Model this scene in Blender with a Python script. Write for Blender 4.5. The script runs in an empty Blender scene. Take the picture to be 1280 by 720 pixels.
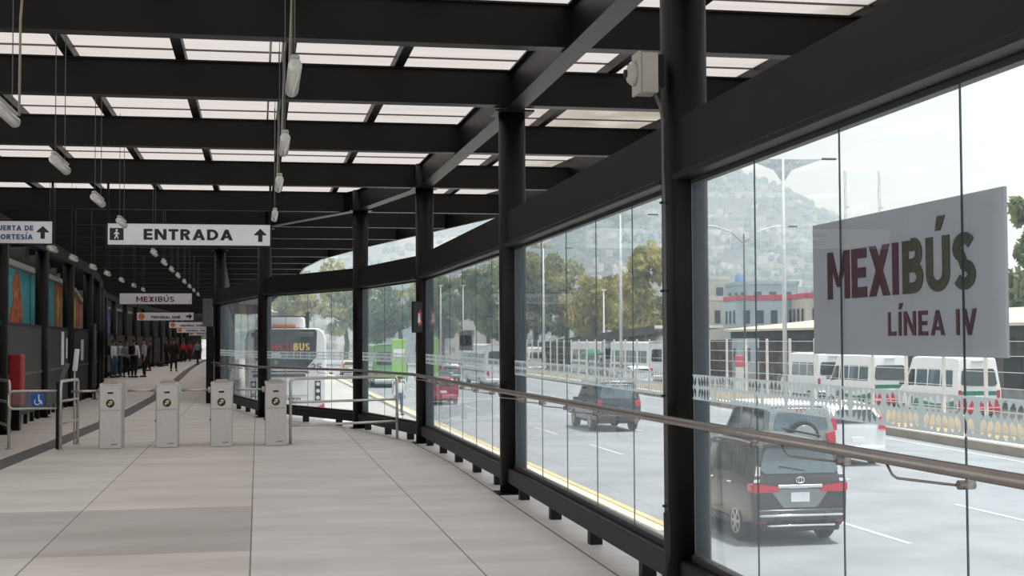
import bpy, bmesh, math, random
from mathutils import Vector, Matrix
random.seed(7)
S = bpy.context.scene
COL = S.collection
PI = math.pi

# ------------------------------------------------------------------ camera, sky, sun, exposure
F_PX = 1700.0
cam_d = bpy.data.cameras.new('camera'); cam = bpy.data.objects.new('camera', cam_d); COL.objects.link(cam)
cam_d.sensor_width = 36.0; cam_d.lens = 36.0 * F_PX / 1280.0
cam_d.clip_start = 0.1; cam_d.clip_end = 4000
cam.location = (0, 0, 1.65)
_yaw, _pitch, _roll = math.radians(10.6), math.atan(65 / F_PX), 0.005
_f = Vector((math.sin(_yaw) * math.cos(_pitch), math.cos(_yaw) * math.cos(_pitch), math.sin(_pitch)))
_r = Vector((math.cos(_yaw), -math.sin(_yaw), 0)); _u = _r.cross(_f)
_r2 = _r * math.cos(_roll) - _u * math.sin(_roll); _u2 = _u * math.cos(_roll) + _r * math.sin(_roll)
cam.rotation_euler = Matrix((_r2, _u2, -_f)).transposed().to_euler()
S.camera = cam

W = bpy.data.worlds.new('sky'); S.world = W; W.use_nodes = True
nt = W.node_tree; bg = nt.nodes['Background']
bg.inputs[0].default_value = (0.93, 0.96, 1.0, 1); bg.inputs[1].default_value = .78
sun_d = bpy.data.lights.new('sun', 'SUN'); sun_d.energy = 2.75; sun_d.angle = math.radians(6); sun_d.color = (1, .95, .87)
sun = bpy.data.objects.new('sun', sun_d); COL.objects.link(sun)
sun.rotation_euler = Vector((-0.28, 0.10, -1.0)).to_track_quat('-Z', 'Y').to_euler()
vs = S.view_settings
vs.view_transform = 'Standard'; vs.look = 'None'; vs.gamma = 1.0; vs.use_curve_mapping = False
vs.exposure = 0.70
S.cycles.transparent_max_bounces = 32
S.cycles.max_bounces = 10; S.cycles.diffuse_bounces = 4; S.cycles.glossy_bounces = 4
S.cycles.transmission_bounces = 8; S.cycles.volume_bounces = 8

# ------------------------------------------------------------------ materials
def mat(name, col, rough=.6, metal=0., spec=.5, vary=.0, scale=8., bump=0., col2=None, stretch=None, thru=0.):
    m = bpy.data.materials.new(name); m.use_nodes = True
    n = m.node_tree.nodes; l = m.node_tree.links; p = n['Principled BSDF']
    p.inputs['Roughness'].default_value = rough; p.inputs['Metallic'].default_value = metal
    p.inputs['Specular IOR Level'].default_value = spec
    c = (*col, 1)
    p.inputs['Base Color'].default_value = c
    if vary or col2 or bump:
        tc = n.new('ShaderNodeTexCoord'); no = n.new('ShaderNodeTexNoise')
        no.inputs['Scale'].default_value = scale; no.inputs['Detail'].default_value = 5
        if stretch:
            mp = n.new('ShaderNodeMapping'); mp.inputs['Scale'].default_value = stretch
            l.new(tc.outputs['Object'], mp.inputs[0]); l.new(mp.outputs[0], no.inputs['Vector'])
        else:
            l.new(tc.outputs['Object'], no.inputs['Vector'])
        if vary or col2:
            r = n.new('ShaderNodeValToRGB')
            a = tuple(x * (1 - vary) for x in col); b = col2 or tuple(min(1, x * (1 + vary)) for x in col)
            r.color_ramp.elements[0].color = (*a, 1); r.color_ramp.elements[1].color = (*b, 1)
            r.color_ramp.elements[0].position = .35; r.color_ramp.elements[1].position = .65
            l.new(no.outputs[0], r.inputs[0]); l.new(r.outputs[0], p.inputs['Base Color'])
        if bump:
            bp = n.new('ShaderNodeBump'); bp.inputs['Strength'].default_value = bump; bp.inputs['Distance'].default_value = .02
            l.new(no.outputs[0], bp.inputs['Height']); l.new(bp.outputs[0], p.inputs['Normal'])
    if thru:
        tr = n.new('ShaderNodeBsdfTranslucent'); ms = n.new('ShaderNodeMixShader'); ms.inputs[0].default_value = thru
        l.new(r.outputs[0], tr.inputs[0]); l.new(p.outputs[0], ms.inputs[1]); l.new(tr.outputs[0], ms.inputs[2]); l.new(ms.outputs[0], n['Material Output'].inputs[0])
    return m

def glass_mat(name, tint=(.98, .997, .992), gloss=.7, dust=.04):
    m = bpy.data.materials.new(name); m.use_nodes = True
    n = m.node_tree.nodes; l = m.node_tree.links; n.remove(n['Principled BSDF']); out = n['Material Output']
    t = n.new('ShaderNodeBsdfTransparent'); t.inputs[0].default_value = (*tint, 1)
    g = n.new('ShaderNodeBsdfGlossy'); g.inputs['Roughness'].default_value = .015
    fr = n.new('ShaderNodeFresnel'); ge = n.new('ShaderNodeNewGeometry'); io = n.new('ShaderNodeMath'); io.operation = 'MULTIPLY_ADD'
    io.inputs[1].default_value = 1 / 1.45 - 1.45; io.inputs[2].default_value = 1.45; l.new(ge.outputs['Backfacing'], io.inputs[0]); l.new(io.outputs[0], fr.inputs[0])
    mu = n.new('ShaderNodeMath'); mu.operation = 'MULTIPLY'; mu.inputs[1].default_value = gloss; mu.use_clamp = True
    l.new(fr.outputs[0], mu.inputs[0])
    mx = n.new('ShaderNodeMixShader'); l.new(mu.outputs[0], mx.inputs[0]); l.new(t.outputs[0], mx.inputs[1]); l.new(g.outputs[0], mx.inputs[2])
    d = n.new('ShaderNodeBsdfTranslucent'); d.inputs[0].default_value = (.72, .88, 1, 1)
    m2 = n.new('ShaderNodeMixShader'); m2.inputs[0].default_value = dust
    l.new(mx.outputs[0], m2.inputs[1]); l.new(d.outputs[0], m2.inputs[2]); l.new(m2.outputs[0], out.inputs[0])
    return m

def roof_mat():
    m = bpy.data.materials.new('translucent_roof_sheet'); m.use_nodes = True
    n = m.node_tree.nodes; l = m.node_tree.links; n.remove(n['Principled BSDF']); out = n['Material Output']
    tc = n.new('ShaderNodeTexCoord')
    mp = n.new('ShaderNodeMapping'); mp.inputs['Scale'].default_value = (.35, 6, 1); l.new(tc.outputs['Object'], mp.inputs[0])
    no = n.new('ShaderNodeTexNoise'); no.inputs['Scale'].default_value = 1.2; no.inputs['Detail'].default_value = 4; l.new(mp.outputs[0], no.inputs['Vector'])
    r = n.new('ShaderNodeValToRGB'); r.color_ramp.elements[0].position = .3; r.color_ramp.elements[1].position = .7
    r.color_ramp.elements[0].color = (.31, .288, .28, 1); r.color_ramp.elements[1].color = (.352, .332, .325, 1)
    l.new(no.outputs[0], r.inputs[0])
    # leaf dirt lying on the sheets over the eave side
    n2 = n.new('ShaderNodeTexNoise'); n2.inputs['Scale'].default_value = .55; n2.inputs['Detail'].default_value = 6; l.new(tc.outputs['Object'], n2.inputs['Vector'])
    sx = n.new('ShaderNodeSeparateXYZ'); l.new(tc.outputs['Object'], sx.inputs[0])
    mr = n.new('ShaderNodeMapRange'); mr.inputs['From Min'].default_value = 2.8; mr.inputs['From Max'].default_value = 4.6; l.new(sx.outputs[0], mr.inputs[0])
    r2 = n.new('ShaderNodeValToRGB'); r2.color_ramp.elements[0].position = .5; r2.color_ramp.elements[1].position = .62; l.new(n2.outputs[0], r2.inputs[0])
    mm = n.new('ShaderNodeMath'); mm.operation = 'MULTIPLY'; l.new(mr.outputs[0], mm.inputs[0]); l.new(r2.outputs[0], mm.inputs[1])
    mix = n.new('ShaderNodeMix'); mix.data_type = 'RGBA'; l.new(mm.outputs[0], mix.inputs[0]); l.new(r.outputs[0], mix.inputs[6]); mix.inputs[7].default_value = (.2, .18, .15, 1)
    t = n.new('ShaderNodeBsdfTranslucent'); l.new(mix.outputs[2], t.inputs[0])
    d = n.new('ShaderNodeBsdfDiffuse'); l.new(mix.outputs[2], d.inputs[0])
    ms = n.new('ShaderNodeMixShader'); ms.inputs[0].default_value = .1; l.new(t.outputs[0], ms.inputs[1]); l.new(d.outputs[0], ms.inputs[2])
    l.new(ms.outputs[0], out.inputs[0])
    return m

def floor_mat():
    m = bpy.data.materials.new('polished_concrete_slabs'); m.use_nodes = True
    n = m.node_tree.nodes; l = m.node_tree.links; p = n['Principled BSDF']; p.inputs['Roughness'].default_value = .5; p.inputs['Specular IOR Level'].default_value = .4
    tc = n.new('ShaderNodeTexCoord')
    mp = n.new('ShaderNodeMapping'); mp.inputs['Location'].default_value = (.05 + 1.63 * 40, 20 * 2.95 - 10.98 + 2.95 * 2, 0); l.new(tc.outputs['Object'], mp.inputs[0])
    b = n.new('ShaderNodeTexBrick'); b.offset = 0; b.squash = 1
    b.inputs['Scale'].default_value = 1; b.inputs['Mortar Size'].default_value = .006; b.inputs['Mortar Smooth'].default_value = .1
    b.inputs['Brick Width'].default_value = 1.63; b.inputs['Row Height'].default_value = 40.0
    b.inputs['Color1'].default_value = (.74, .70, .66, 1); b.inputs['Color2'].default_value = (.755, .735, .71, 1); b.inputs['Mortar'].default_value = (.17, .16, .15, 1)
    l.new(mp.outputs[0], b.inputs['Vector'])
    no = n.new('ShaderNodeTexNoise'); no.inputs['Scale'].default_value = 1.0; no.inputs['Detail'].default_value = 7
    m2 = n.new('ShaderNodeMapping'); m2.inputs['Scale'].default_value = (.6, 1.6, 1); l.new(tc.outputs['Object'], m2.inputs[0]); l.new(m2.outputs[0], no.inputs['Vector'])
    r = n.new('ShaderNodeValToRGB'); r.color_ramp.elements[0].position = .3; r.color_ramp.elements[1].position = .72
    r.color_ramp.elements[0].color = (.8, .79, .78, 1); r.color_ramp.elements[1].color = (1.05, 1.05, 1.05, 1); l.new(no.outputs[0], r.inputs[0])
    mx = n.new('ShaderNodeMix'); mx.data_type = 'RGBA'; mx.blend_type = 'MULTIPLY'; mx.inputs[0].default_value = 1
    l.new(b.outputs[0], mx.inputs[6]); l.new(r.outputs[0], mx.inputs[7])
    # a differently cured pour between two joints
    sx = n.new('ShaderNodeSeparateXYZ'); l.new(tc.outputs['Object'], sx.inputs[0])
    def step(sock, a, w):
        q = n.new('ShaderNodeMapRange'); q.inputs['From Min'].default_value = a - w; q.inputs['From Max'].default_value = a + w; l.new(sock, q.inputs[0]); return q.outputs[0]
    def mul(a, b_):
        q = n.new('ShaderNodeMath'); q.operation = 'MULTIPLY'; l.new(a, q.inputs[0]); l.new(b_, q.inputs[1]); return q.outputs[0]
    def inv(a):
        q = n.new('ShaderNodeMath'); q.operation = 'SUBTRACT'; q.inputs[0].default_value = 1; l.new(a, q.inputs[1]); return q.outputs[0]
    k = mul(mul(step(sx.outputs[1], 10.98, .01), inv(step(sx.outputs[1], 13.95, .02))), inv(step(sx.outputs[0], -.05, .02)))
    m3 = n.new('ShaderNodeMix'); m3.data_type = 'RGBA'; m3.blend_type = 'MULTIPLY'; l.new(k, m3.inputs[0]); l.new(mx.outputs[2], m3.inputs[6]); m3.inputs[7].default_value = (.74, .74, .75, 1)
    l.new(m3.outputs[2], p.inputs['Base Color'])
    return m

M = {}
M['black'] = mat('black_painted_steel', (.0036, .0035, .0034), .45, 0, .24, .15, 3)
M['steel'] = mat('brushed_stainless', (.56, .545, .52), .42, .6, .5, .08, 14, stretch=(1, 1, 8))
M['steel_lite'] = mat('stainless_tube', (.58, .56, .53), .3, .85, .5, .05, 20)
M['rail'] = mat('handrail_steel', (.30, .275, .255), .32, .8, .5, .06, 12)
M['floor'] = floor_mat()
M['tactile'] = mat('dark_tactile_strip', (.13, .13, .135), .7, 0, .3, .15, 6)
M['joint'] = mat('joint_sealant', (.17, .16, .15), .9)
M['roof'] = roof_mat()
M['seam'] = mat('roof_seam', (.13, .11, .11), .7, vary=.1)
M['glass'] = glass_mat('wall_glass')
M['gedge'] = mat('glass_edge', (.05, .08, .09), .25, vary=.1)
M['frost'] = mat('frosted_film', (.56, .62, .63), .8, vary=.04, scale=30, thru=.62)
M['white'] = mat('white_panel', (.80, .80, .84), .5, vary=.02)
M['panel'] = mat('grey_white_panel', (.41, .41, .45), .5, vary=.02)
M['sign'] = mat('sign_white', (.90, .90, .94), .45, vary=.02)
M['ink'] = mat('black_ink', (.012, .012, .018), .5, vary=.1)
M['navy'] = mat('blue_ink', (.035, .11, .27), .5, vary=.1)
M['burg'] = mat('burgundy_ink', (.065, .004, .016), .5, vary=.1)
M['burgsign'] = mat('burgundy_sign_ink', (.16, .02, .05), .5, vary=.1)
M['olive'] = mat('olive_ink', (.042, .038, .012), .5, vary=.1)
M['orange'] = mat('orange_paint', (.75, .22, .06), .5, vary=.25, scale=20)
M['yellow'] = mat('yellow_paint', (.74, .60, .27), .6, vary=.2, scale=6)
M['gold'] = mat('gold_lettering', (.78, .56, .16), .5, vary=.05)
M['red'] = mat('red_paint', (.42, .02, .025), .4, vary=.1)
M['tail'] = mat('tail_light_red', (.62, .03, .06), .15, vary=.1, scale=30)
M['pinkred'] = mat('bus_skirt_red', (.62, .05, .14), .4, vary=.05)
M['beige'] = mat('beige_enclosure', (.42, .40, .35), .5, vary=.04)
M['lampglass'] = mat('lamp_diffuser', (.60, .59, .56), .15, 0, .5, .15, 25, stretch=(1, 8, 1))
M['lampbody'] = mat('lamp_housing', (.38, .37, .35), .5, vary=.06)
M['cord'] = mat('cable_beige', (.30, .27, .20), .6, vary=.05)
M['rubber'] = mat('black_rubber', (.018, .018, .019), .75, vary=.1)
M['road'] = mat('asphalt_grey', (.30, .32, .345), .85, 0, .3, .10, .7, .15)
M['lane'] = mat('bus_lane_concrete', (.46, .46, .45), .8, 0, .3, .08, .8)
M['lot'] = mat('dark_parking_asphalt', (.11, .105, .10), .9, 0, .2, .2, .5)
M['soil'] = mat('dry_median_soil', (.50, .38, .22), .95, 0, .1, .25, .6)
M['kerb'] = mat('kerb_brown', (.27, .22, .17), .9, vary=.12, scale=2)
M['kerbtop'] = mat('kerb_cream', (.78, .72, .60), .9, vary=.06, scale=3)
M['paint'] = mat('road_paint_white', (.58, .58, .57), .8, vary=.1)
M['concrete'] = mat('weathered_concrete', (.42, .40, .37), .9, vary=.15, scale=1.5)
M['brick'] = mat('brown_masonry', (.20, .165, .14), .9, vary=.3, scale=1.2)
M['tanroof'] = mat('tan_sheet_roof', (.72, .62, .46), .8, vary=.08, scale=1)
M['shade'] = mat('roof_shade_and_dark_shutter', (.06, .055, .05), .9, vary=.2)  # dark shutter colour, also painted shade below the roof edges
M['galv'] = mat('galvanised_pole', (.62, .64, .66), .5, .3, .5, .05, 4)
M['fpost'] = mat('white_fence_post', (.72, .71, .68), .7, vary=.08, scale=2)
M['teal'] = mat('teal_mural_paint', (.06, .36, .38), .7, vary=.22, scale=.8)
M['mor'] = mat('orange_mural_paint', (.48, .12, .045), .7, vary=.55, scale=5)
M['mgreen'] = mat('green_mural_paint', (.22, .38, .06), .7, vary=.3, scale=3)
M['mblue'] = mat('blue_mural_paint', (.10, .17, .34), .7, vary=.3, scale=3)
M['mred'] = mat('red_mural_paint', (.50, .06, .05), .7, vary=.4, scale=4)
M['mpale'] = mat('pale_mural_paint', (.60, .55, .60), .7, vary=.2, scale=3)
M['myel'] = mat('yellow_mural_paint', (.55, .48, .06), .7, vary=.3, scale=3)
M['fence'] = mat('black_perforated_panel', (.030, .029, .028), .6, vary=.2, scale=5)
M['fencerail'] = mat('dark_grey_rail', (.10, .10, .10), .5, vary=.1)
M['blue'] = mat('blue_sign', (.01, .10, .42), .5, vary=.05)
M['clear'] = glass_mat('clear_gate_panel', (.75, .78, .78), 1, .03)
M['skin'] = mat('skin', (.36, .20, .13), .6, vary=.08)
M['hair'] = mat('dark_hair', (.012, .009, .008), .6, vary=.2)
M['wshirt'] = mat('white_shirt', (.75, .76, .79), .85, vary=.04)
M['gshirt'] = mat('grey_blue_shirt', (.22, .24, .30), .85, vary=.08)
M['lshirt'] = mat('light_grey_shirt', (.42, .44, .47), .85, vary=.06)
M['blackcl'] = mat('black_cloth', (.012, .012, .014), .9, vary=.15)
M['jeans'] = mat('blue_jeans', (.05, .11, .20), .9, vary=.15)
M['maroon'] = mat('maroon_cloth', (.09, .02, .025), .9, vary=.15)
M['redshirt'] = mat('red_shirt', (.50, .045, .03), .85, vary=.1)
M['leather'] = mat('black_leather', (.01, .01, .011), .4, vary=.1)
M['carglass'] = mat('car_glass', (.035, .045, .05), .06, 0, .8, .1)
M['carglass2'] = mat('car_glass_tinted_teal', (.10, .15, .17), .08, 0, .9, .1)
M['tyre'] = mat('tyre_rubber', (.02, .02, .021), .85, vary=.1)
M['alloy'] = mat('alloy_rim', (.55, .54, .50), .35, .7, .5, .05)
M['chrome'] = mat('chrome', (.82, .83, .85), .12, 1.0)
M['trimblack'] = mat('black_car_trim', (.02, .02, .022), .5, vary=.1)
M['cargrey'] = mat('dark_grey_car_paint', (.075, .073, .078), .22, .35, .6, .05, 2)
M['carblue'] = mat('blue_black_car_paint', (.06, .085, .11), .22, .35, .6, .05, 2)
M['carwhite'] = mat('white_car_paint', (.84, .85, .87), .25, 0, .5, .02, 2)
M['carsilver'] = mat('greenish_grey_car_paint', (.30, .33, .33), .25, .4, .5, .04, 2)
M['carbeige'] = mat('sand_car_paint', (.55, .47, .36), .3, .2, .5, .04, 2)
M['carred'] = mat('red_car_paint', (.45, .03, .06), .25, 0, .5, .04, 2)
M['cargreen'] = mat('green_bus_paint', (.20, .42, .20), .35, 0, .5, .04, 2)
M['vangreen'] = mat('green_van_stripe', (.03, .22, .13), .4, vary=.08)
M['vanred'] = mat('red_van_stripe', (.50, .03, .05), .4, vary=.08)
M['lens'] = mat('clear_lamp_lens', (.75, .76, .78), .12, vary=.03)
M['leaf'] = mat('olive_foliage', (.28, .31, .14), .9, 0, .2, .4, .6, col2=(.54, .53, .26), thru=.4)
M['leafd'] = mat('dark_foliage', (.14, .19, .10), .9, 0, .2, .4, .6, col2=(.34, .38, .19), thru=.4)
M['leafy'] = mat('yellow_green_foliage', (.40, .40, .14), .9, 0, .2, .4, .6, col2=(.64, .59, .25), thru=.4)
M['bark'] = mat('bark', (.13, .10, .075), .95, vary=.3, scale=4)
M['hill'] = mat('dry_hillside', (.075, .085, .06), .95, 0, .1, .5, .018, col2=(.24, .20, .15))
M['pale'] = mat('pale_house_walls', (.62, .58, .54), .9, vary=.25, scale=.03)
M['pinkw'] = mat('pink_painted_steel', (.62, .12, .17), .6, vary=.1)
M['bluew'] = mat('blue_tank_paint', (.10, .20, .42), .6, vary=.1)
M['cream'] = mat('cream_wall', (.70, .66, .58), .9, vary=.08, scale=.5)
M['greybld'] = mat('grey_blue_wall', (.48, .55, .58), .9, vary=.08, scale=.5)
M['winpane'] = mat('dark_window', (.10, .12, .14), .2, vary=.1)
M['greenban'] = mat('lime_green_banner', (.36, .62, .20), .6, vary=.06, scale=2)

# ------------------------------------------------------------------ mesh helpers
class MB:
    def __init__(s): s.bm = bmesh.new(); s.mats = []; s.cur = 0
    def use(s, m):
        if m not in s.mats: s.mats.append(m)
        s.cur = s.mats.index(m); return s
    def _fin(s, faces, smooth=False):
        for f in faces: f.material_index = s.cur; f.smooth = smooth
    def face(s, pts, smooth=False):
        vs_ = [s.bm.verts.new(p) for p in pts]; f = s.bm.faces.new(vs_); s._fin([f], smooth); return f
    def box(s, c, size, bev=0., rot=None, seg=1):
        mt = Matrix.Translation(c)
        if rot is not None: mt = mt @ (rot.to_4x4() if hasattr(rot, 'to_4x4') else rot)
        sx, sy, sz = [x / 2 for x in size]
        if bev <= 0:
            v = [s.bm.verts.new(mt @ Vector((x * sx, y * sy, z * sz))) for z in (-1, 1) for y in (-1, 1) for x in (-1, 1)]
            fs = [s.bm.faces.new([v[i] for i in q]) for q in ((0, 2, 3, 1), (4, 5, 7, 6), (0, 1, 5, 4), (2, 6, 7, 3), (0, 4, 6, 2), (1, 3, 7, 5))]
            s._fin(fs); return s
        b = bmesh.new(); bmesh.ops.create_cube(b, size=1)
        for v in b.verts: v.co = Vector((v.co.x * sx * 2, v.co.y * sy * 2, v.co.z * sz * 2))
        bmesh.ops.bevel(b, geom=list(b.edges), offset=min(bev, min(size) * .49), segments=seg, affect='EDGES', profile=.5)
        s.merge(b, mt, smooth=seg > 1); return s
    def merge(s, b, mt=Matrix.Identity(4), smooth=False):
        mp = {v: s.bm.verts.new(mt @ v.co) for v in b.verts}; fs = []
        for f in b.faces:
            try: fs.append(s.bm.faces.new([mp[v] for v in f.verts]))
            except ValueError: pass
        s._fin(fs, smooth); b.free()
    def bar(s, p0, p1, w, h, up=(0, 0, 1), bev=0.):
        p0, p1 = Vector(p0), Vector(p1); d = p1 - p0; L = d.length; d.normalize()
        side = d.cross(Vector(up)); side.normalize(); u = side.cross(d)
        return s.box((p0 + p1) / 2, (w, L, h), bev, Matrix((side, d, u)).transposed())
    def cyl(s, p0, p1, r0, r1=None, seg=16, caps=True, smooth=True):
        p0, p1 = Vector(p0), Vector(p1); r1 = r0 if r1 is None else r1
        d = (p1 - p0).normalized(); a = d.orthogonal().normalized(); b = d.cross(a)
        r = [[], []]
        for k in range(seg):
            t = 2 * PI * k / seg; o = a * math.cos(t) + b * math.sin(t)
            r[0].append(s.bm.verts.new(p0 + o * r0)); r[1].append(s.bm.verts.new(p1 + o * r1))
        fs = [s.bm.faces.new((r[0][k], r[0][(k + 1) % seg], r[1][(k + 1) % seg], r[1][k])) for k in range(seg)]
        s._fin(fs, smooth)
        if caps: s._fin([s.bm.faces.new(r[0][::-1]), s.bm.faces.new(r[1])])
        return s
    def tube(s, pts, r, seg=10, closed=False):
        pts = [Vector(p) for p in pts]; n = len(pts); rings = []; a = None
        for i, p in enumerate(pts):
            q0 = pts[i - 1] if (i > 0 or closed) else p; q1 = pts[(i + 1) % n] if (i < n - 1 or closed) else p
            d = (q1 - q0).normalized()
            a = d.orthogonal().normalized() if a is None else (a - d * a.dot(d)).normalized()
            b = d.cross(a)
            rr = r[i] if isinstance(r, (list, tuple)) else r
            rings.append([s.bm.verts.new(p + (a * math.cos(2 * PI * k / seg) + b * math.sin(2 * PI * k / seg)) * rr) for k in range(seg)])
        fs = []
        for i in range(n if closed else n - 1):
            A, B = rings[i], rings[(i + 1) % n]
            fs += [s.bm.faces.new((A[k], A[(k + 1) % seg], B[(k + 1) % seg], B[k])) for k in range(seg)]
        s._fin(fs, True)
        if not closed: s._fin([s.bm.faces.new(rings[0][::-1]), s.bm.faces.new(rings[-1])])
        return s
    def lathe(s, prof, o=(0, 0, 0), axis='Z', seg=20):
        o = Vector(o); rings = []
        for (r, h) in prof:
            ring = []
            for k in range(seg):
                t = 2 * PI * k / seg; c, q = r * math.cos(t), r * math.sin(t)
                p = {'Z': (c, q, h), 'X': (h, c, q), 'Y': (q, h, c)}[axis]
                ring.append(s.bm.verts.new(o + Vector(p)))
            rings.append(ring)
        fs = []
        for A, B in zip(rings, rings[1:]): fs += [s.bm.faces.new((A[k], A[(k + 1) % seg], B[(k + 1) % seg], B[k])) for k in range(seg)]
        s._fin(fs, True); s._fin([s.bm.faces.new(rings[0][::-1]), s.bm.faces.new(rings[-1])]); return s
    def prism(s, poly, mt, depth):
        """poly in local xy, extruded along local +z by depth, then mt"""
        a = [s.bm.verts.new(mt @ Vector((x, y, 0))) for x, y in poly]; b = [s.bm.verts.new(mt @ Vector((x, y, depth))) for x, y in poly]
        n = len(poly); fs = [s.bm.faces.new(a[::-1]), s.bm.faces.new(b)]
        fs += [s.bm.faces.new((a[i], a[(i + 1) % n], b[(i + 1) % n], b[i])) for i in range(n)]
        s._fin(fs); return s
    def ball(s, c, r, sub=2, jit=0.):
        b = bmesh.new(); bmesh.ops.create_icosphere(b, subdivisions=sub, radius=1)
        rr = r if isinstance(r, (tuple, list)) else (r, r, r)
        for v in b.verts:
            k = 1 + random.uniform(-jit, jit); v.co = Vector((v.co.x * rr[0] * k, v.co.y * rr[1] * k, v.co.z * rr[2] * k))
        s.merge(b, Matrix.Translation(c), smooth=(jit == 0)); return s
    def mesh(s, name, m=None, recalc=True):
        if recalc: bmesh.ops.recalc_face_normals(s.bm, faces=s.bm.faces)
        me = bpy.data.meshes.new(name); s.bm.to_mesh(me); s.bm.free()
        for q in (s.mats or [m]): me.materials.append(q)
        return me
    def build(s, name, m=None, parent=None, recalc=True):
        o = bpy.data.objects.new(name, s.mesh(name, m, recalc)); COL.objects.link(o)
        if parent is not None: o.parent = parent
        return o

def tag(o, label=None, cat=None, group=None, kind=None):
    if label: o['label'] = label
    if cat: o['category'] = cat
    if group: o['group'] = group
    if kind: o['kind'] = kind
    return o
def thing(name, label, cat, loc=(0, 0, 0), rz=0., group=None):
    o = bpy.data.objects.new(name, None); COL.objects.link(o); o.location = loc; o.rotation_euler = (0, 0, rz)
    o.empty_display_size = .2
    return tag(o, label, cat, group)
def struct(o): o['kind'] = 'structure'; return o
KIDS = {}
def copy_tree(o, parent=None):
    c = o.copy(); COL.objects.link(c)
    if parent is not None: c.parent = parent
    for ch in list(o.children): copy_tree(ch, c)
    return c
def fr(o, right, up):
    r, u = Vector(right).normalized(), Vector(up).normalized(); n = r.cross(u)
    m = Matrix((r, u, n)).transposed().to_4x4(); m.translation = Vector(o); return m
def _arc(cx, cy, rx, ry, a0, a1, n=10): return [(cx + rx * math.cos(math.radians(a0 + (a1 - a0) * k / n)), cy + ry * math.sin(math.radians(a0 + (a1 - a0) * k / n))) for k in range(n + 1)]
def glyph(c, t):
    """(width, centre-line strokes, filled polygons) of a bold grotesque capital, height 1, stroke t"""
    h = t / 2; acc = None
    if c in 'ÚÍÉ': acc = True; c = {'Ú': 'U', 'Í': 'I', 'É': 'E'}[c]
    st, po, w = [], [], .7
    if c == 'M':
        w = .95; po = [[(0, 0), (t, 0), (t, 1), (0, 1)], [(w - t, 0), (w, 0), (w, 1), (w - t, 1)], [(0, 1), (t * 1.1, 1), (w / 2 + t * .30, .25), (w / 2 - t * .30, .25)], [(w - t * 1.1, 1), (w, 1), (w / 2 + t * .30, .25), (w / 2 - t * .30, .25)]]
    elif c == 'N': w = .8; po = [[(0, 0), (t, 0), (t, 1), (0, 1)], [(w - t, 0), (w, 0), (w, 1), (w - t, 1)], [(0, 1), (t * 1.1, 1), (w, 0), (w - t * 1.1, 0)]]
    elif c == 'X': w = .78; po = [[(0, 0), (t * 1.2, 0), (w, 1), (w - t * 1.2, 1)], [(0, 1), (t * 1.2, 1), (w, 0), (w - t * 1.2, 0)]]
    elif c == 'V': w = .8; po = [[(0, 1), (t * 1.15, 1), (w / 2 + t * .5, 0), (w / 2 - t * .5, 0)], [(w - t * 1.15, 1), (w, 1), (w / 2 + t * .5, 0), (w / 2 - t * .5, 0)]]
    elif c == 'A': w = .86; po = [[(0, 0), (t * 1.15, 0), (w / 2 + t * .5, 1), (w / 2 - t * .5, 1)], [(w - t * 1.15, 0), (w, 0), (w / 2 + t * .5, 1), (w / 2 - t * .5, 1)], [(.18, .2), (w - .18, .2), (w - .24, .2 + t * .9), (.24, .2 + t * .9)]]
    elif c == 'E': w = .6; po = [[(0, 0), (t, 0), (t, 1), (0, 1)]] + [[(0, y), (w * k, y), (w * k, y + t), (0, y + t)] for y, k in ((0, 1), (.5 - h, .93), (1 - t, .98))]
    elif c == 'L': w = .56; po = [[(0, 0), (t, 0), (t, 1), (0, 1)], [(0, 0), (w, 0), (w, t), (0, t)]]
    elif c == 'T': w = .66; po = [[(w / 2 - h, 0), (w / 2 + h, 0), (w / 2 + h, 1), (w / 2 - h, 1)], [(0, 1 - t), (w, 1 - t), (w, 1), (0, 1)]]
    elif c == 'I': w = t; po = [[(0, 0), (t, 0), (t, 1), (0, 1)]]
    elif c == 'U': w = .72; st = [[(h, 1), (h, .34)] + _arc(w / 2, .34, w / 2 - h, .34 - h, 180, 360) + [(w - h, 1)]]
    elif c == 'O': w = .86; st = [_arc(w / 2, .5, w / 2 - h, .5 - h, 0, 360, 24)]
    elif c == 'C': w = .76; st = [_arc(w * .54, .5, w * .54 - h, .5 - h, 48, 312, 18)]
    elif c == 'S': w = .64; st = [_arc(w / 2, .735, w / 2 - h, .265 - h, 25, 270, 12)[:-1] + _arc(w / 2, .265 + .0, w / 2 - h, .265 - h + .0, 90, -155, 12)]
    elif c == 'D': w = .76; po = [[(0, 0), (t, 0), (t, 1), (0, 1)]]; st = [[(h, h), (w * .4, h)] + _arc(w * .4, .5, w * .6 - h, .5 - h, -90, 90, 12) + [(h, 1 - h)]]
    elif c in 'BPR':
        w = .68; po = [[(0, 0), (t, 0), (t, 1), (0, 1)]]; m = .5 if c == 'B' else .42
        r = (1 - m) / 2; st = [[(h, 1 - h), (w * .5, 1 - h)] + _arc(w * .5, (1 + m) / 2, w * .46 - h, (1 - m) / 2 - h + h * (c == 'B') * .5, 90, -90, 10) + [(h, m + h * .3)]]
        if c == 'B': st.append([(h, .5), (w * .54, .5)] + _arc(w * .54, .25 + h * .5, w * .46 - h, .25 - h * .5, 90, -90, 10) + [(h, h)])
        if c == 'R': po.append([(w * .38, m), (w * .38 + t * 1.15, m), (w, 0), (w - t * 1.2, 0)])
    elif c == '2': w = .62; st = [_arc(w / 2, .70, w / 2 - h, .30 - h, 170, -30, 10) + [(h, h * .9)], [(h * .4, h), (w, h)]]
    elif c == '5': w = .62; st = [[(w * .95, 1 - h), (w * .16, 1 - h), (w * .12, .56)] + _arc(w * .46, .33, w * .54 - h, .33 - h, 110, -150, 12)]
    elif c == ' ': w = .32
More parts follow.
